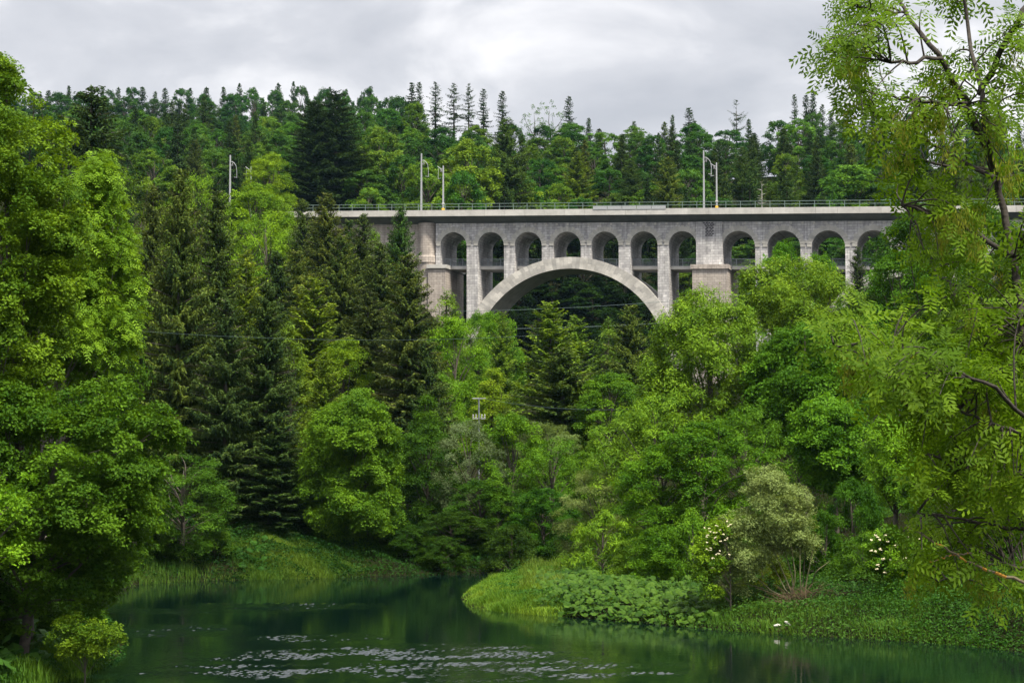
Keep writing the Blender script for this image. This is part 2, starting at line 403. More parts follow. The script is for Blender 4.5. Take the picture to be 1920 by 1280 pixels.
# ------------------------------------------------------------------ viaduct
AL = math.atan((1950 - CXP) / FX)
ADIR = np.array([math.cos(AL), -math.sin(AL)]); NDIR = np.array([math.sin(AL), math.cos(AL)])
B0 = at(1068, 600, 300.0)[:2]                         # local origin, on the front face
def bp(px, py, Y=0.0):
    """pixel -> (X along, absolute Z) on the bridge's plane at depth Y"""
    r = ray(px, py)
    t_ = ((B0 + NDIR * Y) @ NDIR) / (r[:2] @ NDIR)
    p = r * t_
    return (p[:2] - B0) @ ADIR, p[2] + CAMZ
_xa, _za = bp(850, 434.5); _xb, _zb = bp(1635, 430.5)
SLOPE = (_zb - _za) / (_xb - _xa)
W_ = 8.6
viaduct = empty('viaduct', (B0[0], B0[1], 0.0), -AL)
tag(viaduct, 'grey stone railway viaduct with one great arch under a row of small arches', 'viaduct')
def zz(X, Zl): return Zl + SLOPE * X
def P3(X, Y, Zl): return (X, Y, Zl + SLOPE * X)
def zl(px, py, Y=0.0):
    X, Z = bp(px, py, Y); return Z - SLOPE * X
def bX(px): return bp(px, 480)[0]
CROWN = zl(850, 435.5)            # crown of small arches
WALK = zl(850, 497.0)             # walkway level (top of slab edge)
WTOP = zl(1068, 417.5)            # top of the stone wall
FAS0 = zl(1068, 403.5, -1.6); FAS1 = zl(1068, 392.0, -1.6)
opens = [(826,875),(896,945),(965,1016),(1038,1089),(1109,1160),(1182,1233),(1254,1306),(1355,1416),(1439,1501),(1522,1585),(1607,1669),(1692,1756),(1780,1846),(1870,1938)]
OX = [(bX(a), bX(b)) for a, b in opens]
def arch_circle(pxc, pyc, r_px):
    X, Z = bp(pxc, pyc); s = 300.0 / FX
    return X, Z, r_px / 12.0
# great arches: extrados / intrados circles (X, Z absolute, radius)
BIG = []
for (pc, py_, re, ri, pyi) in [(1066, 699, 211, 184, 693), (1722, 702, 214, 186, 697)]:
    Xc, Ze = bp(pc, py_); _, Zi = bp(pc, pyi)
    k = (bp(pc + 50, 480)[0] - bp(pc - 50, 480)[0]) / 100.0
    BIG.append((Xc, Ze, re * k, Zi, ri * k))
def extrados(X):
    for (Xc, Ze, Re, Zi, Ri) in BIG:
        if abs(X - Xc) < Re: return Ze + math.sqrt(Re * Re - (X - Xc) ** 2)
    return -1e9
def zfloor(X):
    """terrain under the bridge centre line"""
    q = B0 + ADIR * X + NDIR * W_ / 2
    return gz(q[0], q[1]) - 2.0
wall = MB()
# spandrel wall above each opening + barrel vault
ring = MB(); rng0 = np.random.default_rng(3)
XL = bX(817); XR = bX(1990)
xs_prev = XL
def hexcol(mb, x0, x1, y0, y1, za0, za1, zb0, zb1, tone=0.5):
    """column between x0,x1 with bottom za0@x0, za1@x1 and top zb0@x0, zb1@x1 (absolute)"""
    mb.hexa([(x0,y0,za0),(x1,y0,za1),(x1,y1,za1),(x0,y1,za0),(x0,y0,zb0),(x1,y0,zb1),(x1,y1,zb1),(x0,y1,zb0)], tone)
piers = []
for i, (a, b_) in enumerate(OX):
    r = (b_ - a) / 2; cx_ = (a + b_) / 2; nseg = 18
    for k in range(nseg):
        t0 = math.pi - math.pi * k / nseg; t1 = math.pi - math.pi * (k + 1) / nseg
        x0 = cx_ + r * math.cos(t0); x1 = cx_ + r * math.cos(t1)
        hr = min(r, 2.15)
        z0 = zz(x0, CROWN - r + r * math.sin(t0)); z1 = zz(x1, CROWN - r + r * math.sin(t1))
        hexcol(wall, x0, x1, 0, W_, z0, z1, zz(x0, WTOP), zz(x1, WTOP))
    # voussoir ring, slightly proud on the front face
    nv = 19; th_ = 0.78; ring = MB()
    for k in range(nv):
        t0 = math.pi * k / nv + 0.008; t1 = math.pi * (k + 1) / nv - 0.008
        ex = th_ + (0.12 if k % 2 else -0.06)
        pts = []
        for (tt, rr) in ((t0, r), (t1, r), (t1, r + ex), (t0, r + ex)):
            pts.append((cx_ + rr * math.cos(tt), CROWN - r + rr * math.sin(tt)))
        V8 = [P3(p_[0], y_, p_[1]) for y_ in (-0.10, 0.05) for p_ in pts]
        ring.hexa(V8, rng0.uniform(0.2, 1.0))
    ring.build('arch_ring', M['ring_stone'], viaduct)
edges = [XL] + [v for ab in OX for v in ab] + [XR]
for i in range(0, len(edges), 2):
    piers.append((edges[i], edges[i + 1]))
wall.build('spandrel_wall', M['stone'], viaduct)
for i, (a, b_) in enumerate(piers):
    mb = MB()
    xm = (a + b_) / 2
    if 1300 < proj((*(B0 + ADIR * xm), 40))[0] < 1360 or i == 0:
        # wide piers standing on pink masonry
        hexcol(mb, a, b_, -0.25 if i else 0.0, W_ + 0.25, zz(a, WALK), zz(b_, WALK), zz(a, WTOP) - 0.002, zz(b_, WTOP) - 0.002)
    else:
        e0, e1 = extrados(a + .01), extrados(b_ - .01)
        if e0 < -1e8 or e1 < -1e8 or e0 < zfloor(xm) : e0 = e1 = zfloor(xm)
        hexcol(mb, a, b_, 0, W_, e0 - 0.35, e1 - 0.35, zz(a, WTOP), zz(b_, WTOP))
    mb.build('pier', M['stone'], viaduct)
# great arches with radial stones
for (Xc, Ze, Re, Zi, Ri) in BIG:
    mb = MB(); nv = 84
    for k in range(nv):
        t0 = math.pi * (k + 0.015) / nv; t1 = math.pi * (k + 0.985) / nv
        if max(math.sin(t0), math.sin(t1)) * Re + Ze < 14: continue
        rm = Ri + (Re - Ri) * (0.42 if k % 2 else 0.58)
        def pt(tt, rr, inner): return (Xc + rr * math.cos(tt), (Zi if inner else Ze) + rr * math.sin(tt))
        pi0, pi1 = pt(t0, Ri, 1), pt(t1, Ri, 1)
        po0, po1 = pt(t0, Re, 0), pt(t1, Re, 0)
        f = 0.42 if k % 2 else 0.58
        pm0 = tuple(pi0[q] * (1 - f) + po0[q] * f for q in (0, 1)); pm1 = tuple(pi1[q] * (1 - f) + po1[q] * f for q in (0, 1))
        for (A_, B_, C_, D_) in ((pi0, pi1, pm1, pm0), (pm0, pm1, po1, po0)):
            g_ = 0.0
            mb.hexa([(p_[0], y_, p_[1]) for y_ in (-0.35 + rng0.uniform(0, .03), 0.3) for p_ in (A_, B_, C_, D_)], rng0.uniform(0.15, 0.95))
    # body of the vault
    nb_ = 60
    for k in range(nb_):
        t0 = math.pi * k / nb_; t1 = math.pi * (k + 1) / nb_
        V = []
        for y_ in (-0.30, W_ + 0.35):
            for (tt, rr, zc) in ((t0, Ri + .03, Zi), (t1, Ri + .03, Zi), (t1, Re - .03, Ze), (t0, Re - .03, Ze)):
                V.append((Xc + rr * math.cos(tt), y_, zc + rr * math.sin(tt)))
        mb.hexa(V, 0.35 + 0.1 * (k % 2))
    mb.build('great_arch', M['voussoir'], viaduct)
# deck: pale edge beam, dark tapering cantilever
XD0, XD1 = bX(520), bX(2080)
mb = MB(); mbk = MB(); n_ = 40
for k in range(n_):
    x0 = XD0 + (XD1 - XD0) * k / n_ + 0.015; x1 = XD0 + (XD1 - XD0) * (k + 1) / n_ - 0.015
    hexcol(mb, x0, x1, -1.6, -1.25, zz(x0, FAS0), zz(x1, FAS0), zz(x0, FAS1), zz(x1, FAS1), rng0.uniform(0, 1))
    hexcol(mbk, x0, x1, W_ + 1.25, W_ + 1.6, zz(x0, FAS0), zz(x1, FAS0), zz(x0, FAS1), zz(x1, FAS1), rng0.uniform(0, 1))
mb.build('parapet', M['concrete'], viaduct); mbk.build('parapet', M['concrete'], viaduct)
mb = MB()
for k in range(n_):
    x0 = XD0 + (XD1 - XD0) * k / n_; x1 = XD0 + (XD1 - XD0) * (k + 1) / n_
    V = [P3(x0,-1.55,FAS0+.02),P3(x1,-1.55,FAS0+.02),P3(x1,0.3,WTOP-.03),P3(x0,0.3,WTOP-.03),P3(x0,-1.27,FAS0+.35),P3(x1,-1.27,FAS0+.35),P3(x1,0.3,FAS0+.35),P3(x0,0.3,FAS0+.35)]
    mb.hexa(V, rng0.uniform(0, 1))
    V = [P3(x0,W_-.3,WTOP-.03),P3(x1,W_-.3,WTOP-.03),P3(x1,W_+1.55,FAS0+.02),P3(x0,W_+1.55,FAS0+.02),P3(x0,W_-.3,FAS0+.35),P3(x1,W_-.3,FAS0+.35),P3(x1,W_+1.27,FAS0+.35),P3(x0,W_+1.27,FAS0+.35)]
    mb.hexa(V, rng0.uniform(0, 1))
hexcol(mb, XD0, XD1, 0.3, W_ - .3, zz(XD0, WTOP + .01), zz(XD1, WTOP + .01), zz(XD0, FAS0 + .34), zz(XD1, FAS0 + .34))
mb.build('deck_slab', M['dark_concrete'], viaduct)
# small blocks under the cantilever
x = XL + 0.6
while x < XR:
    mb = MB(); hexcol(mb, x, x + 0.3, -0.14, 0.02, zz(x, WTOP - .42), zz(x + .3, WTOP - .42), zz(x, WTOP - .1), zz(x + .3, WTOP - .1), 0.9); x += 1.75
    mb.build('corbel', M['voussoir'], viaduct)
# walkway through the small arches and its railing
mb = MB(); xw0, xw1 = OX[0][0] - 1, OX[-1][1]
hexcol(mb, xw0, xw1, 1.6, W_ - 1.6, zz(xw0, WALK - .5), zz(xw1, WALK - .5), zz(xw0, WALK), zz(xw1, WALK))
mb.build('walkway', M['concrete'], viaduct)
mb = MB()
for Y in (1.75, W_ - 1.75):
    for h in (0.12, 1.15):
        hexcol(mb, xw0, xw1, Y - .025, Y + .025, zz(xw0, WALK + h - .03), zz(xw1, WALK + h - .03), zz(xw0, WALK + h + .03), zz(xw1, WALK + h + .03))
    x = xw0; k = 0
    while x < xw1:
        w_ = .05 if k % 14 == 0 else .014
        mb.box(x - w_, x + w_, Y - .02, Y + .02, zz(x, WALK) + 0.0, zz(x, WALK + 1.13)); x += 0.15; k += 1
mb.build('walkway_railing', M['dark_rail'], viaduct)
# parapet railings, front and back
def rail(Y, name):
    mb = MB(); x = XD0; h0 = FAS1
    for h in (1.0, 0.52):
        hexcol(mb, XD0, XD1, Y - .035, Y + .035, zz(XD0, h0 + h - .035), zz(XD1, h0 + h - .035), zz(XD0, h0 + h + .035), zz(XD1, h0 + h + .035))
    while x < XD1:
        mb.box(x - .04, x + .04, Y - .04, Y + .04, zz(x, h0) - .02, zz(x, h0 + 1.0)); x += 2.25
    return mb.build(name, M['green_rail'], viaduct)
rail(-1.42, 'deck_railing'); rail(W_ + 1.42, 'deck_railing')
mb = MB(); x0, x1 = bX(1116), bX(1253)
nP = 5
for k in range(nP):
    a_ = x0 + (x1 - x0) * k / nP + .04; c_ = x0 + (x1 - x0) * (k + 1) / nP - .04
    hexcol(mb, a_, c_, -1.66, -1.61, zz(a_, FAS1 - .12), zz(c_, FAS1 - .12), zz(a_, FAS1 + .42), zz(c_, FAS1 + .42), 0.5)
mb.build('barrier_panel', M['steel'], viaduct)
# round pier and left abutment
def revolve(mb, cx_, cy_, prof, n=28, a0=0, a1=2 * math.pi, tone=0.5):
    V = []; F_ = []
    for (r, z) in prof:
        for j in range(n + 1):
            a_ = a0 + (a1 - a0) * j / n
            V.append((cx_ + r * math.cos(a_), cy_ + r * math.sin(a_), z))
    for i in range(len(prof) - 1):
        for j in range(n):
            F_.append((i*(n+1)+j, i*(n+1)+j+1, (i+1)*(n+1)+j+1, (i+1)*(n+1)+j))
    mb.add(V, F_, tone)
xr = bX(798.5); rr = (bX(815) - bX(782)) / 2
zb = zl(798, 480, -1); mb = MB()
zt = zz(xr, WTOP) + .1
revolve(mb, xr, 0.9, [(rr*1.06, zt), (rr, zt-.6), (rr*1.02, zz(xr, zb)+.25), (rr*1.12, zz(xr, zb)), (rr*1.16, zz(xr, zb) - .9), (rr * 1.05, zz(xr, zb) - 1.15), (rr*1.12, zz(xr, zb) - 14)])
mb.build('round_pier', M['pink_stone'], viaduct)
mb = MB()
xa, xb = bX(530), bX(785)
hexcol(mb, xa, xb, .5, W_ - .5, zz(xa, WTOP) - 3, zz(xb, WTOP) - 22, zz(xa, WTOP), zz(xb, WTOP))
xc, xd = bX(785), bX(817)
hexcol(mb, xc, xd - .002, 0.6, W_, zz(xc, WTOP) - 24, zz(xd, WTOP) - 24, zz(xc, WTOP), zz(xd, WTOP))
mb.build('abutment_wall', M['pink_stone'], viaduct)
mb = MB(); xe, xf = bX(806), bX(838)
hexcol(mb, xe, xf, -.9, W_ + .6, zz(xe, WALK) - 18, zz(xf, WALK) - 18, zz(xe, WALK) - .62, zz(xf, WALK) - .62)
mb.build('plinth', M['pink_stone'], viaduct)
mb = MB(); hexcol(mb, xe - .2, xf + .25, -1.15, W_ + .9, zz(xe, WALK) - .6, zz(xf, WALK) - .6, zz(xe, WALK) - .01, zz(xf, WALK) - .01)
mb.build('plinth_slab', M['concrete'], viaduct)
# pink base of the wide pier
mb = MB(); xg, xh = bX(1300), bX(1366)
hexcol(mb, xg, xh, -1.1, W_ + 1.1, zz(xg, WALK) - 26, zz(xh, WALK) - 26, zz(xg, WALK) - .72, zz(xh, WALK) - .72)
mb.build('plinth', M['pink_stone'], viaduct)
mb = MB(); hexcol(mb, xg - .22, xh + .22, -1.35, W_ + 1.35, zz(xg, WALK) - .7, zz(xh, WALK) - .7, zz(xg, WALK) - .01, zz(xh, WALK) - .01)
mb.build('plinth_slab', M['pink_stone'], viaduct)
# dark stained stones high on the wide pier
mb = MB()
for row in range(9):
    for c_ in range(3 if row > 1 else 4):
        if rng0.random() < .12: continue
        px_ = 1323 + c_ * 5.0 + (row % 2) * 2.3 - (4 if row < 2 else 0)
        X = bX(px_); z_ = zl(1325, 417 + row * 2.9, -.3)
        mb.box(X, X + .33, -.285, -.2, zz(X, z_) - .17, zz(X, z_))
mb.build('stained_stones', M['dark_stone'], viaduct)

# ------------------------------------------------------------------ overhead line masts
def mast(px, top_row, Y, side, label, band):
    X, _ = bp(px, 385, Y); _, zt = bp(px, top_row, Y)
    q = B0 + ADIR * X + NDIR * Y
    zb = zz(X, FAS1) - .35
    root = empty('railway_mast', (q[0], q[1], zb), -AL)
    tag(root, label, 'mast', 'overhead line masts on the viaduct')
    H = zt - zb
    mb = MB(); mb.hexa([(-.13,-.13,0),(.13,-.13,0),(.13,.13,0),(-.13,.13,0),(-.085,-.085,H),(.085,-.085,H),(.085,.085,H),(-.085,.085,H)])
    mb.box(-.3, .3, -.3, .3, 0.0, .12)
    mb.build('pole', M['steel'], root)
    a = MB(); h1 = H - (1.1 if side > 0 else .3)
    if side > 0: a.tube([(0,0,h1-.05),(.35,0,h1),(.75,0,h1-.3),(1.05,0,h1-.75)], [.06,.06,.05,.04], 6); e_ = h1 - .75; xe_ = 1.05
    else: a.tube([(0,0,h1-.35),(-.45,0,h1-.15),(-1.0,0,h1+.25)], .055, 6); e_ = h1 + .1; xe_ = -.75
    a.tube([(0,0,h1-.9),(side*.45,0,h1-.25)], .045, 6)
    a.tube([(xe_,0,e_),(xe_+side*.12,0,e_-.9),(xe_+side*.14,0,e_-1.9)], .035, 6)
    a.tube([(xe_+side*.2,0,e_-1.95),(xe_-side*.35,0,e_-1.85)], .04, 6)
    a.build('cantilever_arm', M['steel'], root)
    ins = MB()
    for k in range(5):
        revolve(ins, side * .4, 0, [(.05, h1 - .25 - k*.1), (.13, h1 - .29 - k*.1), (.05, h1 - .32 - k*.1)], 10)
    ins.build('insulator', M['porcelain'], root)
    if band:
        y1 = MB(); y1.box(-.2, .2, -.2, .2, 1.55, 2.1); y1.build('yellow_band', M['yellow'], root)
        y2 = MB(); y2.box(-.185, .185, -.185, .185, 2.7, 2.95); y2.build('white_band', M['white'], root)
    return root
mast(431, 291, -.6, 1, 'tall grey mast above the trees left of the big dark spruce', False)
mast(470, 312, W_ + .6, -1, 'short grey mast above the trees left of the big dark spruce', False)
mast(790, 288, -.6, 1, 'tall grey mast standing over the round stone pier', False)
mast(831, 311, W_ + .6, -1, 'short mast with yellow band right of the mast over the round pier', True)
mast(1320, 282, -.6, 1, 'tall grey mast standing over the wide stained pier', False)
mast(1344, 305, W_ + .6, -1, 'short mast with yellow band over the wide stained pier', True)

# ------------------------------------------------------------------ power pole and wires
D = 158.0; p_ = at(898, 746, D); zg_ = gz(p_[0], p_[1])
root = empty('power_pole', (p_[0], p_[1], zg_ - .3)); tag(root, 'slim power pole with crossarm and white insulators in the middle of the trees', 'power pole')
H = p_[2] - zg_ + .3
mb = MB(); mb.tube([(0,0,0),(0,0,H-.05)], [.09,.06], 8); mb.build('pole', M['dark_rail'], root)
mb = MB(); mb.box(-.55,.55,-.05,.05,H-.06,H+.02); mb.build('crossarm', M['steel'], root)
mb = MB(); mb.box(-.55,.55,-.05,.05,H-1.72,H-1.65); mb.build('crossarm', M['steel'], root)
for k in range(5):
    mb = MB(); xk = -.48 + k*.24; revolve(mb, xk, 0, [(.02,H-1.65),(.055,H-1.58),(.03,H-1.52),(.05,H-1.42),(.02,H-1.32)], 8); mb.build('insulator', M['porcelain'], root)
q_ = at(983, 792, 185); zq = gz(q_[0], q_[1])
mb = MB(); mb.tube([(q_[0],q_[1],zq-.3),(q_[0],q_[1],q_[2])], [.17,.15], 8)
tag(mb.build('wooden_post', M['pale_bark']), 'plain pale wooden post standing right of the power pole', 'post')
def wire(pts, D0, D1, label, r=.009, sag=.6):
    a_ = at(*pts[0], D0); b_ = at(*pts[1], D1); mb = MB(); P = []
    for k in range(17):
        f = k / 16; q = a_ * (1 - f) + b_ * f; q[2] -= sag * 4 * f * (1 - f); P.append(q)
    mb.tube(P, r, 5); tag(mb.build('power_wire', M['wire']), label, 'wire', 'power wires across the valley')
wire([(150, 612), (1010, 628)], 118, 150, 'thin wire crossing in front of the left spruces')
wire([(640, 583), (1700, 512)], 245, 245, 'thin wire crossing the upper opening of the great arch', .02, 1.6)
wire([(640, 612), (1700, 560)], 240, 245, 'thin wire crossing the lower opening of the great arch', .02, 1.6)
wire([(898, 745), (1330, 752)], 158, 140, 'thin wire running right from the power pole crossarm', .014, .8)

# ------------------------------------------------------------------ foliage builders
def unit(v): return v / (np.linalg.norm(v, axis=-1, keepdims=True) + 1e-9)
def leaf_quads(C, Nn, L, Wd, rng, T=None, fold=0.0):
    """one diamond leaf per centre; returns V (4n,3), F"""
    n = len(C)
    if T is None: T = rng.normal(size=(n, 3))
    T = T - (T * Nn).sum(1)[:, None] * Nn
    T = unit(T); B = np.cross(Nn, T)
    L = (np.ones(n) * L)[:, None]; Wd = (np.ones(n) * Wd)[:, None]
    V = np.empty((n, 4, 3))
    V[:, 0] = C - T * L * .5
    V[:, 1] = C + B * Wd * .5 + Nn * Wd * fold + T * L * .08
    V[:, 2] = C + T * L * .5
    V[:, 3] = C - B * Wd * .5 + Nn * Wd * fold + T * L * .08
    F = np.arange(4 * n).reshape(n, 4)
    return V.reshape(-1, 3), F
UP = np.array([0, 0, 1.0])
def sphere_dirs(n, rng, zmin=-1.0):
    z = rng.uniform(zmin, 1, n); a = rng.uniform(0, 2 * np.pi, n); r = np.sqrt(1 - z * z)
    return np.stack([r * np.cos(a), r * np.sin(a), z], 1)
def sprays_from_lumps(lumps, rng, density=1.0, spray_r=.45, zmin=-.35):
    """lumps (n,4): centre and radius -> spray centres, outward directions, tone"""
    S, Dd, To = [], [], []
    for (x, y, z, r) in lumps:
        n = max(4, int(density * 4.2 * (r / spray_r) ** 2))
        d = sphere_dirs(n, rng, zmin)
        rr = r * rng.uniform(.4, 1.22, n)
        sq = np.array([1.0, 1.0, .9])
        S.append(np.array([x, y, z]) + d * rr[:, None] * sq); Dd.append(d)
        To.append(np.full(n, rng.uniform(.1, .65)) + rng.uniform(-.1, .1, n))
    return np.vstack(S), np.vstack(Dd), np.concatenate(To)
def foliage_broad(lumps, rng, leaf=.16, per=22, spray_r=.45, density=1.0, aspect=.62, droop=.25, zmin=-.35, up=.75):
    S, Dd, To = sprays_from_lumps(lumps, rng, density, spray_r, zmin)
    n = len(S)
    Nn = unit(Dd * .55 + UP * up + rng.normal(size=(n, 3)) * .28)
    A = unit(np.cross(Nn, rng.normal(size=(n, 3)))); B = np.cross(Nn, A)
    a = rng.uniform(0, 2 * np.pi, (n, per)); r = np.sqrt(rng.uniform(0, 1, (n, per))) * spray_r
    off = (np.cos(a) * r)[..., None] * A[:, None] + (np.sin(a) * r)[..., None] * B[:, None]
    off += Nn[:, None] * (rng.normal(size=(n, per)) * spray_r * .16 - droop * (r / spray_r) ** 2 * spray_r)[..., None]
    C = (S[:, None] + off).reshape(-1, 3)
    Ln = unit(np.repeat(Nn, per, 0) + rng.normal(size=(n * per, 3)) * .42)
    s = leaf * rng.uniform(.7, 1.25, n * per)
    V, F = leaf_quads(C, Ln, s, s * aspect, rng, T=(off + rng.normal(size=off.shape) * spray_r * .5).reshape(-1, 3), fold=.12)
    tone = np.repeat(To, per) + rng.uniform(-.12, .3, n * per)
    return V, F, tone
def foliage_pinnate(lumps, rng, leaf=.36, per=7, spray_r=.5, density=1.0, width=.11, zmin=-.3, pairs=0, given=None):
    """rosettes of long drooping compound leaves at each twig end"""
    S, Dd, To = given if given else sprays_from_lumps(lumps, rng, density, spray_r, zmin)
    n = len(S)
    ax = unit(Dd * .7 + UP * .6)
    A = unit(np.cross(ax, rng.normal(size=(n, 3)))); B = np.cross(ax, A)
    a = (np.arange(per) / per * 2 * np.pi)[None] + rng.uniform(0, .8, (n, per))
    out = np.cos(a)[..., None] * A[:, None] + np.sin(a)[..., None] * B[:, None]
    T = unit(out + ax[:, None] * rng.uniform(-.15, .5, (n, per, 1)) - UP * .12)
    Ls = leaf * rng.uniform(.7, 1.2, (n, per))
    C = S[:, None] + T * (Ls * .52)[..., None] + rng.normal(size=(n, per, 3)) * spray_r * .35
    Nn = unit(np.repeat(ax[:, None], per, 1) + out * .45 + UP * .3 + rng.normal(size=(n, per, 3)) * .3)
    T = T.reshape(-1, 3); C = C.reshape(-1, 3); Nn = Nn.reshape(-1, 3); Ls = Ls.ravel()
    T = unit(T - (T * Nn).sum(1)[:, None] * Nn)
    tone = np.repeat(To, per) + rng.uniform(-.1, .3, n * per)
    if not pairs:
        V, F = leaf_quads(C, Nn, Ls, Ls * width / .36 * 1.0, rng, T=T, fold=.1)
        return V, F, tone
    B2 = np.cross(Nn, T); Vs, Fs, ts = [], [], []; k0 = 0
    for k in range(pairs):
        f = (k + .8) / pairs - .5
        for sgn in (-1, 1):
            tt = unit(T * .75 + B2 * sgn)
            c = C + T * (Ls * f)[:, None] + tt * (Ls * .15)[:, None] - UP * (Ls * .1 * (f + .5) ** 2)[:, None]
            V, F = leaf_quads(c, unit(Nn + rng.normal(size=Nn.shape) * .15), Ls * .34, Ls * .115, rng, T=tt, fold=.05)
            Vs.append(V); Fs.append(F + k0); k0 += len(V); ts.append(tone)
    V, F = leaf_quads(C + T * (Ls * .55)[:, None], Nn, Ls * .3, Ls * .11, rng, T=T)
    Vs.append(V); Fs.append(F + k0); ts.append(tone)
    return np.vstack(Vs), np.vstack(Fs), np.concatenate(ts)
def curved(a, b, rng, sag=.12, n=6):
    a = np.asarray(a, float); b = np.asarray(b, float)
    L = np.linalg.norm(b - a); P = []
    j = rng.normal(size=3) * L * .06
    for k in range(n + 1):
        f = k / n
        P.append(a * (1 - f) + b * f + (j + UP * L * sag) * math.sin(math.pi * f))
    return np.array(P)
def wood(trunk_pts, trunk_r, lumps, rng, limbs=20, r_limb=.09, twigs=0, start=.25):
    mb = MB(); mb.tube(trunk_pts, trunk_r, 9)
    tp = np.asarray(trunk_pts); m = len(tp)
    if len(lumps) and limbs:
        sel = rng.choice(len(lumps), min(limbs, len(lumps)), replace=False)
        for i in sel:
            c = lumps[i][:3]
            # attach a bit below the lump
            zt = tp[0][2] + (c[2] - tp[0][2]) * rng.uniform(.45, .75)
            zt = np.clip(zt, tp[0][2] + (tp[-1][2] - tp[0][2]) * start, tp[-1][2])
            f = np.interp(zt, tp[:, 2], np.arange(m)); k = int(min(f, m - 2)); q = tp[k] + (tp[k+1] - tp[k]) * (f - k)
            P = curved(q, c, rng, .08)
            mb.tube(P, np.linspace(r_limb, r_limb * .3, len(P)), 5)
            for _ in range(twigs):
                d = sphere_dirs(1, rng, 0)[0] * lumps[i][3] * .9
                P2 = curved(P[-3], c + d, rng, .05, 3); mb.tube(P2, np.linspace(r_limb * .35, r_limb * .12, 4), 4)
    return mb
def wobbly(H, rng, n=7, lean=.03):
    z = np.linspace(0, H, n); w = np.cumsum(rng.normal(size=(n, 2)) * H * lean / 2, 0); w -= w[0]
    return np.c_[w, z]
PROTO = {}
def make_broad(name, seed, H=12.0, R=4.5, base=.12, shape='round', nl=60, lr=(.9, 1.5), mat='maple', fol='broad', trunk='bark', **kw):
    rng = np.random.default_rng(seed)
    L = []
    while len(L) < nl:
        u = rng.uniform(0, 1)
        z = base * H + (H * .97 - base * H) * u
        if shape == 'round': R_ = R * math.sqrt(max(0, 1 - abs(2 * u - .85) ** 2.2 / 1.5)) if u < .93 else R * .35
        elif shape == 'cone': R_ = R * (1 - u) ** .75 * 1.05 + .25
        elif shape == 'dome': R_ = R * math.sqrt(max(.02, 1 - u * u))
        elif shape == 'vase': R_ = R * (.35 + .75 * math.sin(math.pi * min(1, u * .85 + .1)))
        a = rng.uniform(0, 2 * np.pi); f = rng.uniform(.45, 1.0) ** .6
        r = rng.uniform(*lr) * (1 - .35 * u)
        R_ = max(.05, R_ - r * .6) * rng.uniform(.85, 1.12)
        L.append((R_ * f * math.cos(a), R_ * f * math.sin(a), min(z, H - r * .7), r))
    L.append((0, 0, H - lr[0] * .6, lr[0] * .7))
    L = np.array(L)
    V, F, tone = (foliage_broad if fol == 'broad' else foliage_pinnate)(L, rng, **kw)
    crown = mesh_np(name + '_crown', V, F, M[mat], tone)
    tp = wobbly(H * .85, rng); tr = np.linspace(H * .018 + .03, .03, len(tp))
    tm = wood(tp, tr, L, rng, limbs=min(30, nl // 3), r_limb=H * .006).mesh(name + '_trunk', M[trunk], True)
    PROTO[name] = (crown, tm, H, R * 2, 'tree')
